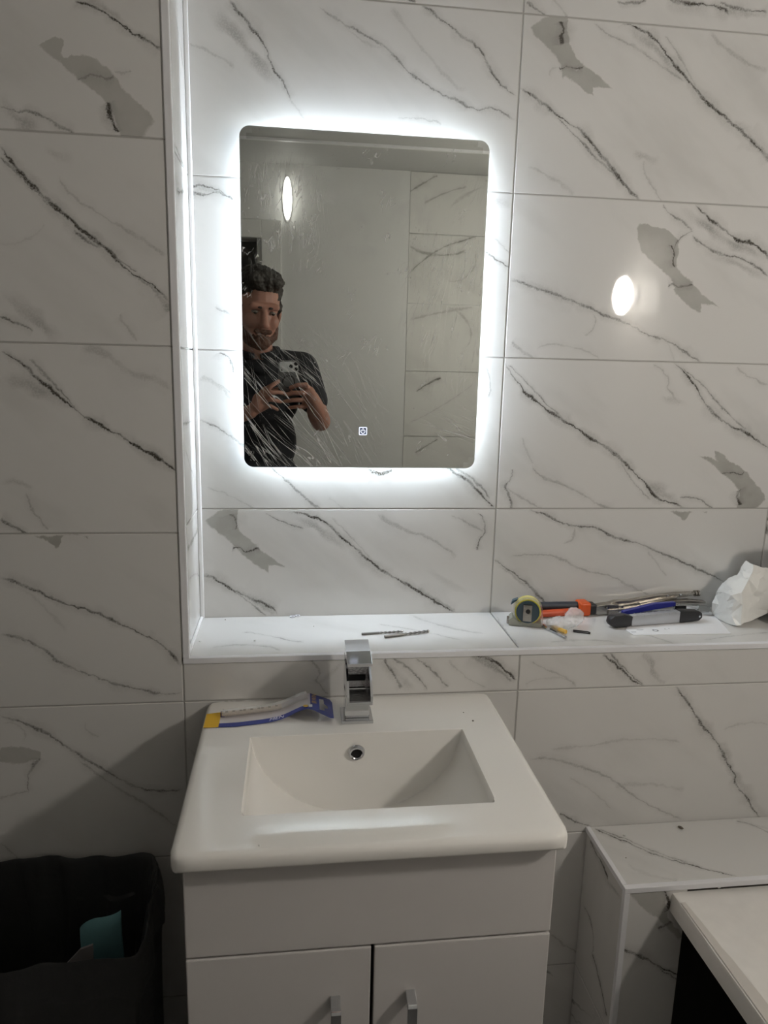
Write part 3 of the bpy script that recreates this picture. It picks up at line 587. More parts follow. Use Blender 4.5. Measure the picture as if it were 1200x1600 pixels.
for i in range(nx+1):
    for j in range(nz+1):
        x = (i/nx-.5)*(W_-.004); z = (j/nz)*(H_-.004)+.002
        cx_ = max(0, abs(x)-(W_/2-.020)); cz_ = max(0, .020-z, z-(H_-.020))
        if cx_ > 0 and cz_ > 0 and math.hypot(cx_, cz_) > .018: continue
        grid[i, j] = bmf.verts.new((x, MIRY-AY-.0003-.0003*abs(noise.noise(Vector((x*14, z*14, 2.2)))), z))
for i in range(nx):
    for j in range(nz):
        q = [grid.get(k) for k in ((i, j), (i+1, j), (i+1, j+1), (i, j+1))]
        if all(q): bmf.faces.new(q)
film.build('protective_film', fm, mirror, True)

# ------------------------------------------------------------------ basin, tap, vanity unit
ZT = .8487; bx0, bx1, by0, by1 = -.1525, .3545, -.001, -.4095
xc, hw, D = .1015, .1715, .132; yb, yf = -.128, -.332
def smin(a, bq, k): h = max(k-abs(a-bq), 0)/k; return min(a, bq)-h*h*k*.25
def bowl(x, y):
    t = min(1, abs(x-xc)/hw); dx = D*(1-t**2.0)**.56 if t < 1 else 0
    dback = max(0, (yb-y)*9.0); dfront = max(0, (y-yf)*2.1)
    d = smin(min(dback, dx), dfront, .03); d = d if d < dx-.006 else smin(dback, dx, .007) if d > dback-.02 else d
    return max(0, d)
def edge(x, y, r=.011):
    a = min(x-bx0, bx1-x); q = min(y-by1, 1.0); cr = .022
    if a < cr and q < cr: e = cr-math.hypot(cr-a, cr-q)
    else: e = min(a, q)
    if e >= r: return 0
    e = max(e, 0); return r-math.sqrt(max(0, r*r-(r-e)**2))
xs = list(np.concatenate([[bx0, bx0+.0008, bx0+.002, bx0+.004, bx0+.007, bx0+.011], np.linspace(bx0+.022, xc-hw-.006, 8), np.linspace(xc-hw-.004, xc-hw+.03, 26), np.linspace(xc-hw+.034, xc+hw-.034, 60), np.linspace(xc+hw-.03, xc+hw+.004, 26), np.linspace(xc+hw+.006, bx1-.022, 8), [bx1-.011, bx1-.007, bx1-.004, bx1-.002, bx1-.0008, bx1]]))
ys = list(np.concatenate([[by0, by0-.002, by0-.006, by0-.012], np.linspace(by0-.02, yb+.004, 10), np.linspace(yb+.003, yb-.03, 44), np.linspace(yb-.034, yf+.03, 36), np.linspace(yf+.028, yf-.006, 24), np.linspace(yf-.012, by1+.022, 6), [by1+.011, by1+.007, by1+.004, by1+.002, by1+.0008, by1]]))
b = MB(); bm = b.bm; g = [[None]*len(ys) for _ in xs]
def corner(x, y):                                        # keep the outline inside rounded front corners
    cr = .022; cx = bx0+cr if x < bx0+cr else (bx1-cr if x > bx1-cr else None)
    if cx is not None and y > by0-cr:
        v = Vector((x-cx, y-(by0-cr))); m_ = max(abs(v.x), abs(v.y)); l = v.length
        if l > 1e-9: v = v*(m_/l)
        return cx+v.x, by0-cr+v.y
    if cx is not None and y < by1+cr:
        v = Vector((x-cx, y-(by1+cr)))
        m_ = max(abs(v.x), abs(v.y)); l = v.length
        if l > 1e-9: v = v*(m_/l)
        return cx+v.x, by1+cr+v.y
    return x, y
for i, x in enumerate(xs):
    for j, y in enumerate(ys):
        X, Y = corner(x, y)
        lip = .0022*math.exp(-((bowl(x, y)-.0)/.002)**2)*0
        g[i][j] = bm.verts.new((X, Y, ZT-bowl(x, y)-edge(X, Y)+lip))
for i in range(len(xs)-1):
    for j in range(len(ys)-1): bm.faces.new((g[i][j], g[i+1][j], g[i+1][j+1], g[i][j+1]))
rim = [g[i][0] for i in range(len(xs))]+[g[-1][j] for j in range(1, len(ys))]+[g[i][-1] for i in range(len(xs)-2, -1, -1)]+[g[0][j] for j in range(len(ys)-2, 0, -1)]
prev = rim
for off, z in ((0, ZT-.018), (.0015, ZT-.0215), (.004, ZT-.023), (.03, ZT-.023), (.03, ZT-.06)):
    cur = []
    for v in rim:
        x, y = v.co.x, v.co.y
        x = x+off if x < bx0+.1 and x-bx0 < .05 and False else x
        px = min(max(x, bx0+off), bx1-off); py = max(y, by1+off); cur.append(bm.verts.new((px, py, z)))
    n = len(rim)
    for k in range(n):
        try: bm.faces.new((prev[k], prev[(k+1) % n], cur[(k+1) % n], cur[k]))
        except ValueError: pass
    prev = cur
basin = empty('basin', ((bx0+bx1)/2, -.2, ZT-.06)); tag(basin, 'white ceramic basin with a rectangular bowl set on the vanity unit', 'basin')
loc_child(b, 'bowl', CERAM, basin, True)
# overflow ring
oc = atY(557, 1175, yb-.0045); Mo = Matrix.Translation(oc) @ Matrix.Rotation(PI/2+math.radians(6.5), 4, 'X')
b = MB().lathe([(.0082,.001),(.0082,.0045),(.0095,.006),(.0118,.0055),(.0132,.003),(.0138,0),(.0082,0)], 28, Mo); ov = loc_child(b, 'overflow_ring', CHROME, basin, True)
b = MB().lathe([(0,.0016),(.0084,.0016),(.0084,0),(0,0)], 24, Mo); b.build('overflow_hole', DARK, ov)
b = MB().lathe([(0,.004),(.026,.003),(.031,0),(0,-.002)], 28, Matrix.Translation((xc, -.2, ZT-D+.002))); loc_child(b, 'drain', CHROME, basin, True)

tx = .1030
tap = empty('basin_tap', (tx, -.072, ZT)); tag(tap, 'square chrome waterfall tap standing on the back of the basin', 'tap')
def tp(mb, n, m=CHROME, sm=False): return mb.build(n, m, tap, sm)
tp(MB().box(-.0265, .0265, -.027, .024, 0, .0062, .001), 'base_plate')
col = MB(); col.box(-.0205, .0205, -.0175, .020, .0062, .060, .0012); col.box(-.0205, .0205, .006, .020, .058, .108, .0012)
tp(col, 'column')
sp = MB(); sp.box(-.0205, .0205, -.064, .008, .0515, .0575, .0008)
for s in (-1, 1): sp.prism([(-.064, .0575), (.008, .0575), (.008, .101), (-.018, .101), (-.046, .086), (-.064, .066)], 0, s*.0205-s*.0035 if s > 0 else -.0205, s*.0205 if s > 0 else -.017, 0)
spout = tp(sp, 'spout')
MB().box(-.0168, .0168, -.0005, .0062, .058, .101).build('spout_back', CHROMED, spout)
MB().box(-.0150, .0150, -.0026, .0002, .066, .0765, .002).build('outlet_slot', DARK, spout)
MB().box(-.0165, .0165, -.0625, -.0005, .0574, .0584).build('spout_floor', CHROMED, spout)
lv = MB(); lv.prism([(.020, .1085), (.020, .1305), (-.020, .1265), (-.0545, .1185), (-.0545, .1135), (-.020, .1165), (-.012, .1085)], 0, -.0200, .0200, .0009)
tp(lv, 'lever')

vx0, vx1, vyf = -.1400, .3450, -.3850; VT = ZT-.0235
van = empty('vanity_unit', ((vx0+vx1)/2, -.19, 0)); tag(van, 'glossy white two door vanity unit under the basin', 'vanity unit')
b = MB(); b.box(vx0, vx0+.016, vyf+.019, -.002, .0, VT); b.box(vx1-.016, vx1, vyf+.019, -.002, .0, VT); b.box(vx0+.016, vx1-.016, vyf+.03, -.002, .08, .096); b.box(vx0+.016, vx1-.016, -.012, -.002, .09, VT-.13)
loc_child(b, 'carcass', CARC, van)
loc_child(MB().box(vx0+.001, vx1-.001, vyf, vyf+.018, .685, VT, .002), 'fascia', GLOSSW, van)
loc_child(MB().box(vx0+.016, vx1-.016, vyf+.04, vyf+.044, .1, .684), 'inner_shadow_board', mat('dark_board', (.03,.03,.03), .8), van)
MID = .1015
for x0, x1, hx in ((vx0+.001, MID-.0022, .0525), (MID+.0022, vx1-.001, .1535)):
    dd = loc_child(MB().box(x0, x1, vyf, vyf+.018, .09, .6815, .002), 'door', GLOSSW, van)
    h = MB(); h.prism([(vyf, .611), (vyf-.020, .606), (vyf-.0225, .602), (vyf-.0225, .490), (vyf-.020, .486), (vyf, .482), (vyf, .492), (vyf-.0165, .496), (vyf-.0165, .597), (vyf, .601)], 0, hx-.0066, hx+.0066, .0008)
    h.build('handle', CHROME, dd)
loc_child(MB().box(vx0+.002, vx1-.002, vyf+.05, vyf+.066, 0, .085), 'plinth', CARC, van)

# ------------------------------------------------------------------ bath
BATHZ = .545; bt = MB(); bm = bt.bm
X0, X1, Y0, Y1 = .6505, XR-.002, -.1645, YB+.0
Y1 = -1.60
ocx, ocy, rx, ry = (X0+X1)/2+.012, (Y0+Y1)/2, (X1-X0)/2-.062, (Y0-Y1)/2-.085
NN = 96
def sup(a, rx, ry, n): c_, s_ = math.cos(a), math.sin(a); k = (abs(c_)**n+abs(s_)**n)**(-1/n); return rx*c_*k, ry*s_*k
loops = []
hx_, hy_ = (X1-X0)/2, (Y0-Y1)/2
ANG = [2*PI*k/NN for k in range(NN)]; _c = math.atan2(hy_, hx_)
for a_ in (_c, PI-_c, PI+_c, 2*PI-_c):
    i_ = min(range(NN), key=lambda q: abs(ANG[q]-a_)); ANG[i_] = a_; ANG[i_-1] = a_-.004; ANG[i_+1] = a_+.004
def oring(inset, z, n=220):
    r = []
    for k in range(NN):
        a = ANG[k]; x, y = sup(a, hx_-inset, hy_-inset, n); r.append(bm.verts.new(((X0+X1)/2+x, (Y0+Y1)/2+y, z)))
    return r
def iring(sx, sy, z, n):
    r = []
    for k in range(NN):
        a = ANG[k]; x, y = sup(a, rx*sx, ry*sy, n); r.append(bm.verts.new((ocx+x, ocy+y, z)))
    return r
loops = [oring(.012, BATHZ-.036), oring(.0, BATHZ-.036), oring(0, BATHZ-.006), oring(.0018, BATHZ-.0018), oring(.006, BATHZ), iring(1.01, 1.01, BATHZ, 3.2), iring(.985, .99, BATHZ-.004, 3.2), iring(.95, .965, BATHZ-.03, 3.2), iring(.86, .9, BATHZ-.25, 3.2), iring(.76, .84, BATHZ-.345, 3.0), iring(.55, .68, BATHZ-.37, 2.6), iring(.05, .05, BATHZ-.375, 2)]
for A, B in zip(loops, loops[1:]):
    for k in range(NN): bm.faces.new((A[k], A[(k+1) % NN], B[(k+1) % NN], B[k]))
bm.faces.new(loops[-1])
bath = empty('bathtub', ((X0+X1)/2, (Y0+Y1)/2, 0)); tag(bath, 'white bathtub with an open dark side, butted against the tiled boxing', 'bathtub')
loc_child(bt, 'tub', mat('white_acrylic', (.86, .83, .79), .22, var=.06, vscale=40), bath, True)
loc_child(MB().box(X0+.03, X0+.06, Y1+.02, Y0-.03, BATHZ-.075, BATHZ-.036), 'rim_batten', mat('rough_wood', (.10,.08,.06), .9), bath)
# protective tape residue along the rim edge
ed = MB(); pts = []
for k in range(30):
    y = Y0-.03-k*.02; pts.append((X0+.003+.003*noise.noise(Vector((k*.4, 1, 2)))+.010*max(0, k-3)/12*min(1, 1), y))
vs = []; fs = []
for k, (x, y) in enumerate(pts):
    vs += [(X0+.004, y, BATHZ+.0006), (X0+.012+min(.012, .0013*k)+.003*noise.noise(Vector((k*.7, 4, 2))), y, BATHZ+.0006)]
    if k: fs.append((2*k-2, 2*k-1, 2*k+1, 2*k))
ed.poly(vs, fs); loc_child(ed, 'edge_tape', mat('yellowed_tape', (.63, .595, .55), .45, var=.08, vscale=30), bath)
legm = BLACKP
for y in (Y0-.2, Y1+.2):
    for x in (X0+.1, X1-.1): loc_child(MB().tube([(x, y, 0), (x, y, BATHZ-.30)], .012), 'foot', legm, bath)
db = MB().ell((0, 0, .06), (.10, .13, .06)); 
dbag = remesh(db, 'rubbish_bag', .008, mat('black_sack', (.010, .010, .011), .3, bump=.8, bscale=22), None, 2, .5, lambda c, n: c+n*.012*noise.noise(c*25))
for v in dbag.data.vertices: v.co.z = max(v.co.z, .001)
dbag.location = (.83, -.42, 0); tag(dbag, 'small black bag lying in the dark under the bathtub', 'bag')

# ------------------------------------------------------------------ things on the ledge
ZS = SILL+.0003
def onl(u, v): p = atZ(u, v, ZS); return p
# tape measure
tm = empty('tape_measure', (.462, .128, ZS), (0, 0, math.radians(-16))); tag(tm, 'clear cased tape measure with dark dial and yellow tape on the ledge', 'tape measure')
CLEAR = mat('clear_plastic', (.9, .9, .88), .05, trans=.9, alpha=.55); NAVY = mat('teal_plastic', (.03, .06, .085), .35); YEL = mat('yellow_tape', (.75, .66, .10), .45)
Mf = Matrix.Rotation(PI/2, 4, 'X')
def disc(r0, r1, y0, y1, zc=.031, n=40): return MB().lathe([(r0, y0), (r1, y0), (r1, y1), (r0, y1), (r0, y0)] if r0 else [(0, y0), (r1, y0), (r1, y1), (0, y1)], n, Matrix.Translation((0, 0, zc)) @ Mf)
sh = []
for k in range(33):
    a = math.radians(-35+250*k/32); sh.append((.0285*math.cos(a), .031+.0285*math.sin(a)))
sh = [(.0270, .004), *sh, (-.0335, .010), (-.0335, .004)]
disc(.0262, .0292, -.002, .016).build('case_rim', CLEAR, tm, True)
MB().prism([(-.036, .001), (.028, .001), (.028, .007), (.020, .0085), (-.018, .010), (-.030, .018), (-.036, .012)], 1, -.016, .018, .001).build('case_foot', mat('grey_clear_plastic', (.42, .42, .36), .25, trans=.3), tm)
disc(0, .0225, -.012, .0175).build('dial', NAVY, tm, True)
disc(.0228, .0258, -.010, .0125).build('tape_roll', YEL, tm, True)
disc(0, .0200, .0175, .0182).build('dial_face', mat('slate_plastic', (.045, .07, .085), .3), tm, True)
clip = MB().box(-.0095, .0075, -.0215, -.0185, .0135, .0475, .0006).box(-.0095, .0075, -.0215, -.010, .0455, .0475, .0006).build('belt_clip', STEEL, tm)
disc(0, .0045, .0216, .0222, .034).build('clip_hole', DARK, clip)
MB().box(-.040, -.034, -.006, .006, .001, .013, .0006).build('end_hook', STEEL, tm)
MB().prism([(-.034, .040), (-.022, .050), (-.020, .054), (-.031, .049)], 1, -.007, .007, .001).build('lock_button', NAVY, tm)
MB().box(.0275, .0305, -.014, .010, .001, .022, .001).build('side_flap', CLEAR, tm)
# gripping pliers with orange handle
def quad_strip(pts, hw, z0, z1, name, m, par, bev=.0012): # bar along XY polyline
    pass
pl = empty('water_pump_pliers', (.60, .178, ZS), (0, 0, math.radians(4))); tag(pl, 'pliers with black and orange grips beside the tape measure', 'pliers')
ORG = mat('orange_rubber', (.62, .09, .015), .4); DGR = mat('dark_grip', (.028, .032, .042), .5)
MB().cap((-.118, .010, .020), (-.005, .006, .0185), .0085, .0085).build('grip', DGR, pl, True)
MB().cap((-.118, -.008, .0085), (-.018, -.004, .0085), .0075, .008).build('grip', mat('orange_grip', (.50, .07, .02), .45), pl, True)
MB().box(-.012, .011, -.015, .017, .001, .0295, .005, 3).build('collar', ORG, pl, True)
MB().box(.008, .026, -.012, .013, .003, .0245, .004, 3).build('shoulder', BLACKP, pl, True)
MB().prism([(.024, -.008), (.05, -.011), (.066, -.004), (.07, .006), (.05, .010), (.024, .009)], 2, .005, .019, .0015).build('jaw', STEEL, pl)
# locking pliers
lp = empty('locking_pliers', (.735, .180, ZS), (0, 0, math.radians(3))); tag(lp, 'bare steel locking pliers with a screw end lying behind the knife', 'pliers')
def bar(prof_top, prof_bot, y0, y1, name, m=STEEL, par=lp, bev=.0012):
    MB().prism(prof_top+prof_bot[::-1], 1, y0, y1, bev).build(name, m, par)
bar([(-.085,.021),(-.062,.027),(-.03,.028),(-.005,.031),(.03,.0365),(.08,.040),(.116,.0395)], [(-.085,.013),(-.062,.014),(-.03,.018),(-.005,.022),(.03,.027),(.08,.031),(.116,.033)], .004, .016, 'upper_handle')
bar([(-.085,.013),(-.05,.0145),(-.02,.018),(.02,.024),(.06,.0275),(.10,.0285),(.138,.024)], [(-.085,.003),(-.05,.002),(-.02,.004),(.02,.0125),(.06,.018),(.10,.021),(.138,.020)], -.010, .004, 'lower_handle')
bar([(-.12,.017),(-.105,.022),(-.085,.024),(-.06,.022)], [(-.12,.006),(-.105,.002),(-.085,.002),(-.06,.004)], -.006, .012, 'jaw')
bar([(-.01,.022),(.04,.031),(.075,.034)], [(-.01,.017),(.04,.026),(.075,.030)], -.002, .006, 'release_lever')
for x, z in ((-.088,.017),(-.055,.019),(-.06,.009),(-.02,.012),(.055,.035),(.085,.036)):
    MB().lathe([(0,0),(.0032,0),(.0028,.0016),(0,.002)], 12, Matrix.Translation((x, .004 if z > .02 and x > 0 else -.0095, z)) @ Matrix.Rotation(PI/2, 4, 'X')).build('rivet', CHROME, lp, True)
Mxr = Matrix.Translation((.116, .010, .0365)) @ Matrix.Rotation(PI/2, 4, 'Y')
MB().lathe([(0,0),(.004,0),(.004,.006),(.0068,.006),(.0068,.0095),(.0045,.010),(.0045,.012),(.0068,.0125),(.0068,.0165),(0,.0165)], 18, Mxr).build('adjusting_screw', STEEL, lp, True)
# utility knife
kn = empty('utility_knife', (.728, .113, ZS+.0012), (0, 0, math.radians(7.5))); tag(kn, 'silver snap-off utility knife with black ends lying on the paper', 'knife')
SILV = mat('silver_plastic', (.50, .51, .53), .35, .6, var=.05)
def kbar(x0, x1, z0a, z1a, z0b, z1b, hy, n, m, bev=.003): MB().prism([(x0, z0a), (x1, z0b), (x1, z1b), (x0, z1a)], 1, -hy, hy, bev).build(n, m, kn, True)
b = MB(); b.prism([(-.110,.010),(-.106,.004),(-.094,.0),(-.062,.001),(-.058,.022),(-.078,.0265),(-.100,.026),(-.109,.020)], 1, -.009, .009, .004); b.build('butt', BLACKP, kn, True)
kbar(-.060, .052, .001, .022, .001, .0245, .0075, 'body', SILV, .002)
b = MB(); b.prism([(.050,.0005),(.096,.002),(.104,.008),(.103,.018),(.094,.0235),(.050,.0265)], 1, -.009, .009, .003); b.build('nose', BLACKP, kn, True)
for k in range(7): MB().box(-.048+k*.0145, -.0455+k*.0145, -.0081, .0081, .0185+.0003*k, .0228+.0003*k, .0006).build('rib', SILV, kn)
MB().lathe([(0,0),(.0022,0),(.0022,.001),(0,.001)], 12, Matrix.Translation((.096, -.0088, .012)) @ Matrix.Rotation(PI/2, 4, 'X')).build('screw', CHROME, kn)
# blue handled tool behind it
bl = empty('blue_scraper', (.735, .142, ZS+.0012), (0, 0, math.radians(8))); tag(bl, 'flat blue handled tool with a grey blade behind the silver knife', 'tool')
MB().prism([(-.072,.014),(.05,.026),(.05,.034),(.0,.034),(-.040,.027),(-.072,.022)], 1, -.006, .004, .001).build('handle', mat('blue_plastic', (.015, .020, .20), .35), bl)
MB().box(-.072, .05, -.005, .003, 0, .015, .001).build('underside', mat('dark_blue_plastic', (.01, .012, .09), .4), bl)
MB().prism([(.05,.017),(.11,.014),(.112,.022),(.05,.027)], 1, -.004, .003, .0008).build('ferrule', CHROME, bl)
MB().prism([(.108,.012),(.134,.006),(.139,.010),(.136,.018),(.110,.023)], 1, -.005, .004, .0008).build('blade', mat('grey_steel', (.30,.30,.29), .35, .9), bl)
# instruction leaflet
q = [onl(978, 985), onl(990, 992.5), onl(1142, 991), onl(1112, 957), onl(1085, 950), onl(985, 966)]
b = MB(); bmq = b.bm
low = [bmq.verts.new((p.x, p.y, ZS)) for p in q]; hi = [bmq.verts.new((p.x, p.y, ZS+.0006+(.0012 if i == 2 else 0))) for i, p in enumerate(q)]
bmq.faces.new(hi); bmq.faces.new(low[::-1])
for i in range(len(q)): bmq.faces.new((low[i], low[(i+1) % 6], hi[(i+1) % 6], hi[i]))
cen = sum(q, Vector())/6
leaf = b.build('leaflet', mat('white_paper', (.85, .85, .86), .7)); tag(leaf, 'folded white printed leaflet lying under the silver knife', 'leaflet')
ink = mat('grey_ink', (.25, .25, .26), .7)
def print_at(parent, me, u, v, rot, z, name='print', m=ink):
    o = link(name, me, m, parent); p = onl(u, v); o.matrix_basis = Matrix.Translation((p.x, p.y, z)) @ Matrix.Rotation(rot, 4, 'Z'); return o
print_at(leaf, text_mesh('C E', .009), 1043, 983.5, .1, ZS+.0008)
b = MB().lathe([(.0035,0),(.0062,0)], 20); o = link('print', b.mesh('print'), ink, leaf); p = onl(1024, 985.5); o.location = (p.x, p.y, ZS+.0008)
for u, v, l in ((1060, 988.6, .012), (1000, 984.5, .014), (990, 988, .010)):
    p = onl(u, v); MB().box(p.x-l/2, p.x+l/2, p.y-.0008, p.y+.0008, ZS+.0006, ZS+.0008).build('print', ink, leaf)
p1, p2 = onl(1097, 976), onl(1112, 987)
MB().tube([(p1.x, p1.y, ZS+.0006), (p2.x, p2.y, ZS+.0006)], .0004, 5).build('fold_line', ink, leaf)
# small clear bag of fixings
bgm, nt, bs = new_mat('clear_polythene'); bs.inputs['Base Color'].default_value = (.93,.93,.92,1); bs.inputs['Roughness'].default_value = .12; bs.inputs['Alpha'].default_value = .38; bs.inputs['Specular IOR Level'].default_value = 1.0
tcn2 = nt.nodes.new('ShaderNodeTexCoord'); nz2 = nt.nodes.new('ShaderNodeTexNoise'); nz2.inputs['Scale'].default_value = 90; nz2.inputs['Detail'].default_value = 5
bp2 = nt.nodes.new('ShaderNodeBump'); bp2.inputs['Strength'].default_value = .9; bp2.inputs['Distance'].default_value = .004
nt.links.new(tcn2.outputs['Object'], nz2.inputs['Vector']); nt.links.new(nz2.outputs['Fac'], bp2.inputs['Height']); nt.links.new(bp2.outputs[0], bs.inputs['Normal'])
b = MB().ell((0, 0, .012), (.028, .018, .013)).ell((.030, .012, .020), (.019, .012, .021)).ell((.015, .004, .014), (.020, .014, .012))
cb = remesh(b, 'fixings_bag', .003, bgm, None, 2, .5, lambda c_, n_: c_+n_*(.0045*noise.noise(c_*95)+.003*noise.noise(c_*220)))
for v in cb.data.vertices: v.co.z = max(v.co.z, .0006)
cb.location = (.522, .098, ZS); tag(cb, 'small crumpled clear plastic bag with fixings on the ledge', 'plastic bag')
hk = MB(); p0, p1, p2 = onl(852, 981), onl(856, 985), onl(884, 998)
hk.tube([(p0.x-.003, p0.y+.006, ZS+.003), (p1.x-.001, p1.y+.002, ZS+.003), (p1.x+.004, p1.y-.003, ZS+.003), (p2.x, p2.y, ZS+.003)], .0028, 6)
tag(hk.build('hex_key', CHROME), 'bent shiny hex key in front of the clear bag', 'hex key')
pg = MB(); a, e = onl(862, 982), onl(884, 991); pg.tube([(a.x, a.y, ZS+.0046), (a.x*.7+e.x*.3, a.y*.7+e.y*.3, ZS+.0046), (e.x, e.y, ZS+.0046)], .004, 8, rs=[.0030, .0042, .0044])
plug = pg.build('wall_plug', mat('orange_nylon', (.72, .42, .06), .4), None, True); tag(plug, 'orange yellow plastic wall plug beside the hex key', 'wall plug')
lo = MB(); a, e = onl(896, 988), onl(923, 991)
lo.tube([(a.x, a.y, ZS+.0016), (e.x-.002, e.y-.001, ZS+.0016), (e.x, e.y+.004, ZS+.0016), (e.x-.002, e.y+.009, ZS+.0016), (a.x+.002, a.y+.007, ZS+.0016)], .0013, 6, True)
tag(lo.build('cable_loop', BLACKP), 'thin black loop poking out by the clear bag', 'loop')
# drill bits
bitm = mat('drill_steel', (.20, .19, .18), .4, .8)
def drill_bit(u0, v0, u1, v1, r, label):
    a, e = onl(u0, v0), onl(u1, v1); ln = (e-a).length; o = empty('drill_bit', (a.x, a.y, ZS+r), (0, 0, math.atan2(e.y-a.y, e.x-a.x)))
    tag(o, label, 'drill bit', 'drill bits on the ledge')
    Mq = Matrix.Rotation(PI/2, 4, 'Y'); sh_ = ln*.42
    MB().lathe([(0,0),(r,0),(r,sh_),(0,sh_)], 12, Mq).build('shank', bitm, o, True)
    t = bmesh.new(); rings = []
    for k in range(41):
        x = sh_+(ln-sh_-r)*k/40; tw = k*.42; ring = []
        for j in range(10):
            an = 2*PI*j/10; rr = r*(.72+.28*abs(math.cos(an))); y, z = rr*math.cos(an), rr*.62*math.sin(an)
            ring.append(t.verts.new((x, y*math.cos(tw)-z*math.sin(tw), y*math.sin(tw)+z*math.cos(tw))))
        rings.append(ring)
    for A, B in zip(rings, rings[1:]):
        for j in range(10): t.faces.new((A[j], A[(j+1) % 10], B[(j+1) % 10], B[j]))
    t.faces.new(rings[0][::-1]); t.faces.new(rings[-1]); f = MB(); f.merge(t); f.build('flute', bitm, o, True)
    MB().lathe([(0,0),(r*1.1,0),(r*1.1,r*.6),(0,r*1.6)], 8, Matrix.Translation((ln-r*1.5, 0, 0)) @ Mq).build('tip', STEEL, o)
drill_bit(565, 992, 630, 988, .0022, 'shorter thin drill bit lying flat on the ledge behind the tap')
drill_bit(601, 997, 671, 988, .0028, 'longer drill bit crossing in front of the shorter one on the ledge')
# two pale rings
for u, v, r in ((457, 963, .0058), (465, 962, .0052)):
    p = onl(u, v); o = MB().lathe([(r*.5,0),(r,0),(r,.0016),(r*.5,.0016),(r*.5,0)], 18).build('washer', mat('pale_plastic', (.62,.62,.66), .4)); o.location = (p.x, min(p.y, AY-.008), ZS+(.0 if u < 460 else .0018)); tag(o, 'pale plastic washer lying flat by the alcove wall on the ledge' if u < 460 else 'pale plastic washer propped on top of the other washer', 'washer', 'washers on the ledge')
# crumpled white paper bag: a faceted front skin with real depth, closed by a back
from mathutils.geometry import delaunay_2d_cdt
bag_pts = [(1112,964,.160),(1122,970,.135),(1136,974,.108),(1150,977,.086),(1157,976,.083),(1180,967,.098),(1206,955,.120),(1240,950,.135),(1113,942,.152),(1119,930,.158),(1120,925,.152),(1128,912,.150),(1138,903,.145),(1152,899,.132),(1158,888,.134),
 (1166,876,.135),(1177,882,.112),(1192,887,.118),(1208,890,.128),(1240,900,.140),(1159,926,.086),(1160,945,.084),(1145,921,.108),(1143,930,.095),(1148,935,.092),(1130,925,.130),(1136,912,.130),(1150,908,.118),(1160,900,.112),(1165,892,.116),
 (1170,905,.098),(1176,893,.104),(1187,905,.100),(1195,898,.112),(1190,935,.100),(1183,920,.092),(1205,920,.112),(1212,935,.118),(1130,955,.120),(1124,945,.138),(1135,940,.112),(1128,962,.126),(1142,960,.100),(1172,950,.090),(1175,930,.094),(1225,925,.125)]
cdt = delaunay_2d_cdt([Vector((u, v)) for u, v, y in bag_pts], [], [[0,1,2,3,4,5,6,7,19,18,17,16,15,14,13,12,11,10,9,8]], 1, 1e-4)
t = bmesh.new(); fv = []; bv = []
for u, v, y in bag_pts:
    p = atY(u, v, y); p.z = max(p.z, SILL+.001); fv.append(t.verts.new(p)); q = atY(u+(1178-u)*.22, v+(935-v)*.18, min(AY-.004, y+.05)); q.z = max(q.z, SILL+.001); bv.append(t.verts.new(q))
ecount = {}
for f in cdt[2]:
    f = list(f); t.faces.new([fv[i] for i in f]); t.faces.new([bv[i] for i in f][::-1])
    for k in range(len(f)):
        e = (f[k], f[(k+1) % len(f)]); ecount[e] = 1
for (a_, b_) in list(ecount):
    if (b_, a_) not in ecount: t.faces.new((fv[b_], fv[a_], bv[a_], bv[b_]))
bmesh.ops.recalc_face_normals(t, faces=t.faces[:]); bmesh.ops.triangulate(t, faces=t.faces[:])
bmesh.ops.subdivide_edges(t, edges=t.edges[:], cuts=3, use_grid_fill=True); t.normal_update()
for v in t.verts:
    c_ = v.co; r1 = abs(noise.noise(c_*45+Vector((3,1,5)))); r2 = abs(noise.noise(c_*110+Vector((9,2,1))))
    v.co = c_+v.normal*(.0045*(.28-r1)+.0018*(.3-r2)); v.co.z = max(v.co.z, SILL+.0008); v.co.y = min(v.co.y, AY-.002)
pb = MB(); pb.merge(t); pbag = pb.build('paper_bag', mat('crumpled_white_paper', (.86, .85, .81), .5, bump=.35, bscale=60), None, True, 18); tag(pbag, 'crumpled white paper bag standing on the ledge', 'paper bag')
# cordless drill standing at the end
dr = empty('cordless_drill', (1.035, .062, ZS)); tag(dr, 'black cordless drill standing on its battery beyond the paper bag', 'drill')
MB().box(-.060, .052, -.036, .036, 0, .046, .010, 3).build('battery', BLACKP, dr, True)
MB().cap((.002, 0, .045), (.012, 0, .150), .022, .021).build('handle', mat('grip_rubber', (.02,.02,.022), .6), dr, True)
MB().cap((-.02, 0, .178), (.075, 0, .178), .029, .031).build('motor_housing', BLACKP, dr, True)
Mc = Matrix.Translation((-.046, 0, .178)) @ Matrix.Rotation(-PI/2, 4, 'Y')
MB().lathe([(0,-.01),(.024,-.01),(.024,.006),(.020,.008),(.022,.014),(.012,.022),(.009,.024),(0,.024)], 24, Mc).build('chuck', BLACKP, dr, True)
MB().box(-.012, .0, -.006, .006, .118, .142, .003).build('trigger', BLACKP, dr)

# ------------------------------------------------------------------ blister pack on the basin
pk = empty('drill_bit_pack', (-.148, -.070, ZT)); tag(pk, 'opened blue and white blister pack of masonry drill bits on the basin', 'blister pack')
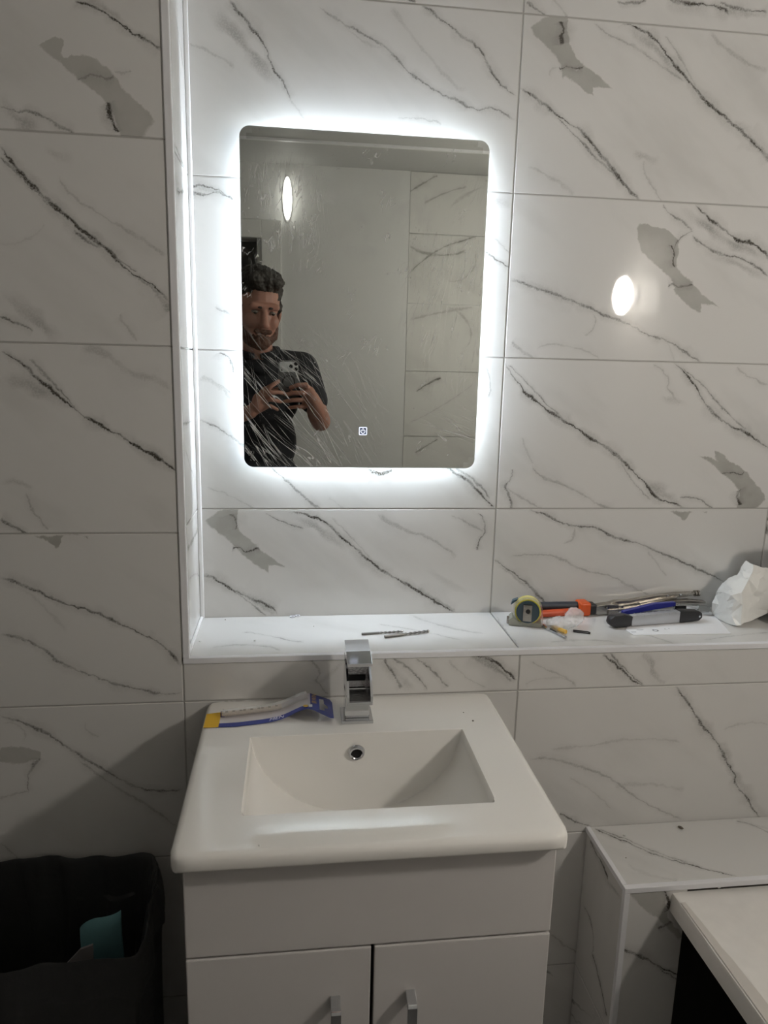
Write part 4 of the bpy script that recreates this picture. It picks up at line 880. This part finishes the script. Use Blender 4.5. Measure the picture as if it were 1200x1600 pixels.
# strip along local s (0..L) with a height profile; across t (0..wd)
Lp = .213
def hprof(s): 
    k = s/Lp
    return .0008+.004*max(0, (k-.2)/.2 if k < .4 else 1)*(1 if k < .4 else 1)*0 + .017*math.exp(-((k-.80)/.17)**2) + (.002 if k > .92 else 0)
def pfront(s): k = s/Lp; return -.0235+.020*min(1, max(0, k-.25)/.55)-.026*max(0, k-.80)/.2*.9
def pback(s): k = s/Lp; return .0235+.030*min(1, k/.8)-.010*max(0, k-.82)/.18
def pstrip(name, s0, s1, t0, t1, dz, m, par=pk, n=24, th=.0005, zf=None):
    vs = []; fs = []
    for i in range(n+1):
        s = s0+(s1-s0)*i/n; a, e = pfront(s), pback(s)
        for tt in (t0, t1):
            for h in (0, th): vs.append((s, a+(e-a)*tt, hprof(s)*(1 if zf is None else zf(tt))+dz+h))
        if i: 
            k = 4*(i-1); fs += [(k+1, k+5, k+7, k+3), (k, k+2, k+6, k+4), (k, k+4, k+5, k+1), (k+2, k+3, k+7, k+6)]
    fs += [(0, 1, 3, 2), (4*n, 4*n+2, 4*n+3, 4*n+1)]
    return MB().poly(vs, fs).build(name, m, par)
CARDW = mat('white_card', (.62, .58, .58), .5, var=.06, vscale=60); BLUE = mat('blue_card', (.022, .035, .21), .4); YELC = mat('yellow_card', (.78, .46, .02), .45); WHT = mat('white_ink', (.85,.85,.85), .5)
pstrip('backing_card', .022, .176, .22, 1.0, 0, CARDW)
pstrip('blue_band', .020, .176, .0, .24, .0002, BLUE)
pstrip('yellow_end', .0, .024, .0, 1.0, .0003, YELC, n=4)
# bit held in the clear blister
tubm, nt, bs = new_mat('clear_blister'); bs.inputs['Alpha'].default_value = .28; bs.inputs['Roughness'].default_value = .06; bs.inputs['Base Color'].default_value = (.9,.9,.9,1); bs.inputs['Specular IOR Level'].default_value = 1
pts = [(s, pfront(s)+(pback(s)-pfront(s))*.66, hprof(s)+.0075) for s in np.linspace(.028, .168, 16)]
MB().tube(pts, .0072, 8).build('clear_blister', tubm, pk, True)
bpts = [(s, pfront(s)+(pback(s)-pfront(s))*.66, hprof(s)+.0062) for s in np.linspace(.026, .125, 14)]
MB().tube(bpts, .0042, 8).build('size_label', mat('printed_label', (.42, .35, .27), .5, var=.35, vscale=260), pk, True)
for k in range(9):
    s = .032+k*.0098+.002*(k % 3); y = pfront(s)+(pback(s)-pfront(s))*.66
    MB().box(s, s+.0045, y-.0028, y+.0012, hprof(s)+.0098, hprof(s)+.0106).build('print_mark', mat('brown_ink', (.14,.10,.06), .6) if k == 0 else bpy.data.materials['brown_ink'], pk)
MB().box(.024, .031, .010, .017, .001, .009, .001).build('end_stop', BLUE, pk)
# hanging tab with a shaped hole
tab = empty('x', (0,0,0)); bpy.data.objects.remove(tab)
def tab_pt(a, e): # a 0..1 along tab, e 0..1 across
    s = .174+.038*a; f, g_ = pfront(s), pback(s); return (s, f+(g_-f)*e, hprof(s)+.0006)
outl = [(0,.02),(.85,.0),(1,.08),(1,.88),(.9,1),(0,1.0)]
hole = [(.40,.20),(.60,.20),(.62,.36),(.78,.42),(.78,.56),(.62,.62),(.60,.84),(.40,.84)]
me = bpy.data.meshes.new('tab'); bmh = bmesh.new()
ov_ = [bmh.verts.new(tab_pt(*p)) for p in outl]; hv_ = [bmh.verts.new(tab_pt(*p)) for p in hole]
es = [bmh.edges.new((ov_[i], ov_[(i+1) % len(ov_)])) for i in range(len(ov_))]+[bmh.edges.new((hv_[i], hv_[(i+1) % len(hv_)])) for i in range(len(hv_))]
bmesh.ops.triangle_fill(bmh, edges=es, use_beauty=True)
ex = bmesh.ops.extrude_face_region(bmh, geom=bmh.faces[:]); 
for v in [g_ for g_ in ex['geom'] if isinstance(g_, bmesh.types.BMVert)]: v.co.z += .0006
bmesh.ops.recalc_face_normals(bmh, faces=bmh.faces[:]); bmh.to_mesh(me); bmh.free()
htab = link('hang_tab', me, BLUE, pk)
def on_pack(par, s_, size, s, tt, rot, m, dz, italic=0, name='lettering'):
    me = text_mesh(s_, size, italic); y = pfront(s)+(pback(s)-pfront(s))*tt; sl = (hprof(s+.01)-hprof(s-.01))/.02
    dy = (pfront(s+.01)-pfront(s-.01))/.02 if rot == 0 else 0
    o = link(name, me, m, par); o.matrix_basis = Matrix.Translation((s, y, hprof(s)+dz)) @ Matrix.Rotation(-math.atan(sl), 4, 'Y') @ Matrix.Rotation(rot+math.atan(dy), 4, 'Z'); return o
on_pack(pk, 'CEMENTO', .0125, .118, .125, 0, WHT, .0014, .35)
on_pack(htab, 'IRWIN', .012, .181, .66, PI/2, mat('yellow_ink', (.72,.45,.05), .5), .0024)
s = .166; y = pfront(s)+.010
MB().ell((s, y, hprof(s)+.0014), (.0045, .0045, .0006)).build('round_mark', bpy.data.materials['yellow_ink'], pk, True)
MB().box(s+.005, s+.011, y-.004, y+.004, hprof(s)+.0008, hprof(s)+.0018).build('size_box', WHT, pk)

# crumbs
crm = mat('mortar_crumb', (.16, .14, .11), .9)
def crumb(p, r, lab, m=crm, e=(1,1,.7), rz=0):
    t = bmesh.new(); bmesh.ops.create_icosphere(t, subdivisions=1, radius=1)
    for v in t.verts: v.co = Vector((v.co.x*r*e[0], v.co.y*r*e[1], v.co.z*r*e[2]))*(1+.25*noise.noise(v.co*3+p*50))
    zm = min(v.co.z for v in t.verts); b = MB(); b.merge(t, Matrix.Rotation(rz, 4, 'Z')); o = b.build('crumb', m); o.location = (p.x, p.y, p.z-zm+.0002); tag(o, lab, 'crumb', 'loose crumbs of building dust')
crumb(atZ(1063, 1295, BZT), .004, 'dark broken plug end lying on the bath end boxing', e=(1.6, .7, .7), rz=-.9)
wc = mat('white_crumb', (.7,.69,.66), .9)
for u, v, z, r, mq, lb in ((739,1127,ZT,.0018,crm,'tiny dark crumb on the basin corner right of the tap'),(724,1114,ZT,.0012,crm,'speck of dust on the back of the basin'),(405,1322,ZT,.0016,wc,'pale crumb on the front rim of the basin'),
    (975,1306,BZT,.0022,wc,'flat white flake on the bath end boxing'),(978,1341,BZT,.0012,crm,'tiny dark speck on the bath end boxing'),(1123,1387,BATHZ,.004,wc,'white curl of silicone on the bath rim'),(352,969,SILL,.0013,crm,'tiny dark crumb at the left end of the ledge'),
    (490,979,SILL,.001,crm,'dark speck in the middle of the ledge'),(398,1002,SILL,.0022,wc,'white flake at the left end of the ledge'),(312,1003,SILL,.002,wc,'white flake at the corner of the ledge')):
    crumb(atZ(u, v, z), r, lb, mq, (1.3, 1, .6), r*900)

# ------------------------------------------------------------------ black bin bag with rubbish
sack = mat('black_sack_film', (.042, .042, .043), .42, bump=.7, bscale=24)
bc = Vector((-.42, -.106)); NB = 160
rimdef = lambda a: sup(a, .178, .092, 7)
def sackring(scale, z, wob, seed, dzf=0):
    r = []
    for k in range(NB):
        a = 2*PI*k/NB; x, y = rimdef(a); ca, sa = math.cos(a), math.sin(a)
        nn = noise.noise(Vector((ca*2.2, sa*2.2, seed)))+.6*noise.noise(Vector((ca*6, sa*6, seed*.6+3)))+.55*(.35-abs(noise.noise(Vector((ca*11, sa*11, seed*.5+7)))))
        tilt = .024*(y/.092)                             # back higher than front
        X, Y, Z = bc.x+x*scale+wob*nn, bc.y+y*scale+wob*nn, z+tilt*dzf+wob*1.5*noise.noise(Vector((ca*3.4, sa*3.4, seed*.3+9)))*(1 if dzf else 0)
        r.append((X, min(Y, -.004), max(Z, .0)))
    return r
prof = [(.80,.0,.0,1,0),(.90,.02,.006,2,0),(.93,.12,.014,2.4,0),(.96,.25,.016,3,0),(.985,.36,.016,3.3,.3),(1.0,.44,.016,3.6,.7),(1.01,.470,.016,3.7,.8),(1.045,.462,.015,3.75,1),(1.055,.485,.013,3.8,1),(1.055,.51,.011,3.9,1),(1.04,.538,.009,4,1),(1.02,.546,.008,4,1),(.995,.538,.009,4,1),(.965,.49,.013,4.2,1),(.94,.42,.016,4.6,.6),(.91,.30,.016,5,.2),(.86,.16,.012,6,0),(.6,.05,.005,7,0),(.05,.04,0,8,0)]
b = MB(); bm = b.bm; prev = None
for sc_, z, wob, seed, dzf in prof:
    cur = [bm.verts.new(p) for p in sackring(sc_, z, wob, seed, dzf)]
    if prev:
        for k in range(NB): bm.faces.new((prev[k], prev[(k+1) % NB], cur[(k+1) % NB], cur[k]))
    else: bm.faces.new(cur[::-1])
    prev = cur
bm.faces.new(prev)
bin_ = b.build('bin_bag', sack, None, True, 60); tag(bin_, 'open black rubbish sack with a folded rim beside the vanity unit', 'bin bag')
sbm = bin_.modifiers.new('sub', 'SUBSURF'); sbm.levels = 1; sbm.render_levels = 1
# teal paper curl and grey card inside
tq = MB(); vs = []; fs = []
base = atZ(158, 1500, .46); cx_, cy_ = base.x-.003, base.y+.030
for i in range(17):
    a = math.radians(-160+140*i/16)
    rr = .036; top = .535-.030*max(0, (8-i)/8.)**1.6
    for j in range(9):
        z = .36+(top-.36)*j/8; vs.append((cx_+rr*math.cos(a)*1.0, cy_+rr*.6*math.sin(a)+.004*math.sin(j*.7), z))
    if i:
        for j in range(8): k = (i-1)*9+j; fs.append((k, k+9, k+10, k+1))
tq.poly(vs, fs); teal = tq.build('paper_curl', mat('teal_paper', (.17, .37, .40), .75, bump=.15, bscale=120, var=.08), None, True); tag(teal, 'curled teal paper sheet standing up in the black sack', 'paper'); so = teal.modifiers.new('s', 'SOLIDIFY'); so.thickness = .0012
gp = [atY(90, 1500, -.165), atY(150, 1472, -.15), atY(150, 1520, -.15), atY(85, 1525, -.165)]
gc = MB().poly([(-.395,-.155,.33),(-.33,-.15,.33),(-.325,-.148,.505),(-.345,-.148,.498),(-.372,-.152,.470),(-.395,-.155,.455),(-.395,-.151,.33),(-.33,-.146,.33),(-.325,-.144,.505),(-.345,-.144,.498),(-.372,-.148,.470),(-.395,-.151,.455)],
     [(0,1,2,3,4,5),(11,10,9,8,7,6),(0,6,7,1),(1,7,8,2),(2,8,9,3),(3,9,10,4),(4,10,11,5),(5,11,6,0)]).build('card_scrap', mat('grey_card', (.30, .28, .285), .7)); tag(gc, 'torn grey card scrap beside the teal paper in the sack', 'card')
rb = MB().ell((bc.x, bc.y, .20), (.11, .048, .07)); rub = remesh(rb, 'rubbish', .01, mat('dark_rubbish', (.02,.02,.02), .8), None, 2, .5, lambda c_, n_: c_+n_*.012*noise.noise(c_*20)); tag(rub, 'dark crumpled rubbish deep inside the black sack', 'rubbish')

# ------------------------------------------------------------------ the person taking the photo (seen in the mirror)
SKIN = mat('skin', (.40, .20, .15), .5, var=.10, vscale=25, sss=.08); SHIRT = mat('dark_navy_cotton', (.012, .012, .017), .8, bump=.4, bscale=45, var=.25, vscale=14); HAIR = mat('brown_hair', (.030, .024, .020), .55, bump=1.0, bscale=90); BEARD = mat('ginger_beard', (.10, .042, .025), .7, bump=.8, bscale=140)
TROU = mat('dark_work_trousers', (.02, .021, .025), .85, bump=.3, bscale=60)
person = empty('person', (-.145, -1.43, 0)); tag(person, 'person in a dark polo shirt holding up a phone, seen in the mirror', 'person')
HC = Vector((-.140, -1.372, 1.642)); HR = Matrix.Rotation(math.radians(-17), 3, 'Z') @ Matrix.Rotation(math.radians(-13), 3, 'X') @ Matrix.Rotation(math.radians(3), 3, 'Y')
HSC = 1.12
def hp(x, y, z): return HC + HR @ (Vector((x, y, z))*HSC)
def he(mb, c_, r): r = r if hasattr(r, '__len__') else (r,)*3; mb.ell(hp(*c_), [q*HSC for q in r], HR)
def hcap(mb, a, bq, ra, rb=None): mb.cap(hp(*a), hp(*bq), ra*HSC, (rb or ra)*HSC)
SHR, ELR, WRR = Vector((.032, -1.475, 1.425)), Vector((.104, -1.385, 1.212)), Vector((.066, -1.212, 1.312))
SHL, ELL, WRL = Vector((-.320, -1.475, 1.425)), Vector((-.365, -1.37, 1.19)), Vector((-.165, -1.215, 1.255))
body = MB()
he(body, (0,-.01,.030), (.074,.094,.090)); he(body, (0,.030,-.035), (.062,.060,.080)); he(body, (0,.040,-.086), (.050,.050,.036)); he(body, (0,.078,-.104), (.024,.016,.018))
hcap(body, (0,.088,.008), (0,.106,-.034), .009, .0125); he(body, (.010,.100,-.040), .008); he(body, (-.010,.100,-.040), .008)
hcap(body, (-.040,.082,.022), (.040,.082,.022), .0125)
for s in (-1, 1):
    he(body, (s*.036,.066,-.030), (.024,.022,.026)); he(body, (s*.076,-.004,-.012), (.009,.020,.033))
hcap(body, (-.018,.088,-.066), (.018,.088,-.066), .0065)
body.cap(hp(0,-.020,-.06), (-.145, -1.478, 1.44), .056, .066)
T = lambda x, y, z: (x, y, z)
body.ell((-.144, -1.475, 1.30), (.150, .088, .150)); body.ell((-.144, -1.475, 1.12), (.135, .085, .16)); body.ell((-.144, -1.475, .96), (.150, .095, .11))
body.cap(SHR, (-.144, -1.478, 1.43), .050, .058); body.cap(SHL, (-.144, -1.478, 1.43), .050, .058)
for a, e, h in ((SHR, ELR, WRR), (SHL, ELL, WRL)):
    body.cap(a, e, .050, .040); body.cap(e, e.lerp(h, .35), .041, .042); body.cap(e.lerp(h, .3), h, .041, .026)
for s in (-1, 1):
    hip = Vector((-.144+s*.088, -1.475, .93)); kn_ = Vector((-.144+s*.105, -1.455, .50)); an = Vector((-.144+s*.115, -1.485, .085))
    body.cap(hip, kn_, .080, .055); body.cap(kn_, kn_.lerp(an, .35), .054, .056); body.cap(kn_.lerp(an, .3), an, .055, .036); body.cap(an-Vector((0,0,.045)), an+Vector((s*.012, .15, -.050)), .034, .028)
# hands: palm, five unequal fingers closing on the back of the phone
PHF = _fw                                              # the phone looks where the camera looks
PH0 = CAM - _fw*.006                                   # point on the phone's back at the main lens
def onback(x, z, off=.0):                              # (x, z) measured in the room, on the plane of the phone's back
    dz = (z-PH0.z); dx = (x-PH0.x); y = PH0.y-(dx*PHF.x+dz*PHF.z)/PHF.y; return Vector((x, y, z))+PHF*off
def finger(knuckle, pts, r0, r1):
    ch = [knuckle]+pts
    for i in range(len(ch)-1):
        ra = r0+(r1-r0)*i/(len(ch)-1); rb2 = r0+(r1-r0)*(i+1)/(len(ch)-1); body.cap(ch[i], ch[i+1], ra, rb2, 12)
# right hand (person's right, +x)
kr = [onback(.046, 1.352, .004), onback(.046, 1.328, .006), onback(.041, 1.303, .004), onback(.034, 1.279, .0)]
tips = [[(.040,1.366,.022),(.010,1.364,.021),(-.016,1.352,.012)], [(.026,1.336,.026),(-.006,1.334,.022),(-.033,1.326,.012)], [(.018,1.309,.025),(-.012,1.307,.022),(-.036,1.300,.012)], [(.018,1.283,.021),(-.004,1.281,.019),(-.022,1.276,.011)]]
for k_, tp_, r in zip(kr, tips, (.0092, .0095, .0090, .0080)): finger(k_, [onback(*q) for q in tp_], r+.001, r-.0012)
for k_ in kr: body.cap(WRR, k_, .021, .0125, 12)
body.ell(WRR.lerp(kr[1], .55), (.026, .022, .036))
finger(WRR.lerp(kr[0], .5), [onback(.034, 1.345, -.022), onback(.012, 1.352, -.020)], .012, .0090)
# left hand
kl = [onback(-.112, 1.340, .006), onback(-.116, 1.322, .010), onback(-.114, 1.300, .008), onback(-.108, 1.278, .004)]
tips = [[(-.092,1.356,.020),(-.076,1.366,.018),(-.060,1.374,.010)], [(-.092,1.334,.026),(-.066,1.336,.022),(-.042,1.330,.011)], [(-.092,1.310,.024),(-.072,1.305,.021),(-.054,1.298,.011)], [(-.092,1.284,.020),(-.078,1.277,.018),(-.066,1.268,.010)]]
for k_, tp_, r in zip(kl, tips, (.0090, .0093, .0088, .0078)): finger(k_, [onback(*q) for q in tp_], r+.001, r-.0012)
for k_ in kl: body.cap(WRL, k_, .021, .0125, 12)
body.ell(WRL.lerp(kl[1], .55), (.022, .024, .036))
finger(WRL.lerp(kl[0], .5), [onback(-.086, 1.330, -.020), onback(-.056, 1.338, -.020)], .012, .0090)
def pchild(mb, n, vox, m, sm=3, disp=None):
    o = remesh(mb, n, vox, m, person, sm, .5, disp); o.matrix_parent_inverse = Matrix.Translation(person.location).inverted(); return o
pchild(body, 'body', .0038, SKIN, 2)
hair = MB(); he(hair, (0,-.026,.058), (.082,.098,.086)); he(hair, (0,.030,.100), (.064,.056,.044)); he(hair, (-.03,.052,.104), (.034,.034,.030)); he(hair, (.03,.052,.102), (.034,.034,.030))
for s in (-1, 1): he(hair, (s*.066,-.020,.020), (.017,.052,.050))
pchild(hair, 'hair', .004, HAIR, 1, lambda c_, n_: c_+n_*(.009*noise.noise(c_*42)+.005*noise.noise(c_*110)))
brd = MB(); he(brd, (0,.036,-.090), (.056,.054,.038)); he(brd, (0,.080,-.098), (.034,.024,.028))
for s in (-1, 1): hcap(brd, (s*.064,.010,-.040), (s*.046,.045,-.082), .012, .020)
hcap(brd, (-.024,.092,-.060), (.024,.092,-.060), .0085)
pchild(brd, 'beard', .004, BEARD, 1, lambda c_, n_: c_+n_*.003*noise.noise(c_*120))
for s in (-1, 1):
    e_ = MB(); he(e_, (s*.031,.078,.002), (.0120,.0105,.0050)); o = e_.build('eye', mat('eye_white', (.22,.19,.17), .3), person, True); o.matrix_parent_inverse = Matrix.Translation(person.location).inverted()
    i_ = MB(); he(i_, (s*.031,.0865,-.001), (.0055,.003,.0042)); o2 = i_.build('iris', mat('dark_iris', (.03,.025,.02), .15), o, True)
    eb = MB(); hcap(eb, (s*.016,.094,.0185), (s*.050,.080,.0225), .0042, .0028); o3 = eb.build('eyebrow', HAIR, person, True); o3.matrix_parent_inverse = Matrix.Translation(person.location).inverted()
sh_ = MB(); k = .014
sh_.ell((-.144, -1.475, 1.30), (.150+k, .088+k, .160)); sh_.ell((-.144, -1.475, 1.12), (.140+k, .090+k, .18)); sh_.ell((-.144, -1.475, .985), (.150+k, .100+k, .10))
sh_.cap(SHR, (-.144, -1.478, 1.43), .062, .070); sh_.cap(SHL, (-.144, -1.478, 1.43), .062, .070)
sh_.ell((-.144, -1.462, 1.418), (.096, .096, .044))
for a, e in ((SHR, ELR), (SHL, ELL)): sh_.cap(a, a.lerp(e, .62), .064, .058)
pchild(sh_, 'polo_shirt', .0055, SHIRT, 3, lambda c_, n_: c_+n_*(.004*noise.noise(Vector((c_.x*18, c_.y*18, c_.z*9)))))
cl = MB(); nb = Vector((-.145, -1.450, 1.478))
for i in range(20):
    a = math.radians(-60-300*i/19+0); 
ring = [nb+Vector((.076*math.cos(a), .070*math.sin(a)+(.012 if abs(a-PI/2) < .5 else 0), .020-.034*max(0, math.sin(a))-.006*abs(math.cos(a)))) for a in [math.radians(100+340*i/27) for i in range(28)]]
cl.tube(ring, .013, 8, rs=[.010]+[.014]*26+[.010]); o = cl.build('collar', SHIRT, person, True); o.matrix_parent_inverse = Matrix.Translation(person.location).inverted()
trs = MB(); trs.ell((-.144, -1.475, .955), (.158, .104, .10))
for s in (-1, 1):
    hip = Vector((-.144+s*.088, -1.475, .93)); kn_ = Vector((-.144+s*.105, -1.455, .50)); an = Vector((-.144+s*.115, -1.485, .11)); trs.cap(hip, kn_, .094, .070); trs.cap(kn_, an, .070, .056)
pchild(trs, 'trousers', .007, TROU, 3)
for s in (-1, 1):
    an = Vector((-.144+s*.115, -1.485, .085)); f = MB(); f.cap(an-Vector((0,.02,.035)), an+Vector((s*.012, .155, -.040)), .045, .042); f.ell(an+Vector((0,0,.0)), (.045,.055,.05))
    pchild(f, 'shoe', .006, mat('black_boot', (.015,.014,.013), .5), 3, lambda c_, n_: Vector((c_.x, c_.y, max(c_.z, .002))))
# phone
Mph = Matrix((( _rt.x, _fw.x, _up.x, PH0.x), (_rt.y, _fw.y, _up.y, PH0.y), (_rt.z, _fw.z, _up.z, PH0.z), (0,0,0,1)))
# local axes: X right, Y out of the phone's back, Z up; the main lens sits at the origin
phone = empty('phone'); phone.matrix_world = Mph; tag(phone, 'smartphone in a dark case held up in both hands', 'phone')
xa, xb, za, zb = -.0585, .0165, -.1375, .0165
CASE = mat('dark_case', (.12, .12, .122), .45); PLATE = mat('silver_camera_plate', (.62,.62,.63), .35, .3)
MB().prism(rrect(xa, xb, za, zb, .011), 1, -.0115, -.0015, .0012).build('case', CASE, phone, True)
MB().prism(rrect(xa+.003, xb-.003, za+.003, zb-.003, .009), 1, -.0122, -.0114).build('screen', mat('phone_screen', (.02,.02,.02), .08), phone)
cp = MB().prism(rrect(xa+.0035, xb-.0025, -.0245, zb-.0028, .008), 1, -.0016, .0012, .0006).build('camera_plate', PLATE, phone, True)
for x, z, r in ((-.0125, -.0035, .0072), (.0060, .0062, .0070), (.0060, -.0135, .0070)):
    MB().lathe([(0,.0012),(r,.0012),(r,.0030),(r*.86,.0034),(0,.0034)], 24, Matrix.Translation((x, 0, z)) @ Matrix.Rotation(-PI/2, 4, 'X')).build('lens', mat('lens_glass', (.02,.02,.022), .15) if x < 0 else bpy.data.materials['lens_glass'], cp, True)
MB().lathe([(0,.0012),(.0032,.0012),(.0032,.0018),(0,.0018)], 16, Matrix.Translation((-.047, 0, -.0175)) @ Matrix.Rotation(-PI/2, 4, 'X')).build('flash', mat('flash_lens', (.12,.11,.10), .3), cp)
rg = []
for k in range(40): a = 2*PI*k/40; rg.append((-.021+.0225*math.cos(a), -.0012, -.062+.0225*math.sin(a)))
MB().tube(rg, .0024, 6, True).build('magnet_ring', mat('ring_black', (.012,.012,.013), .4), phone, True)
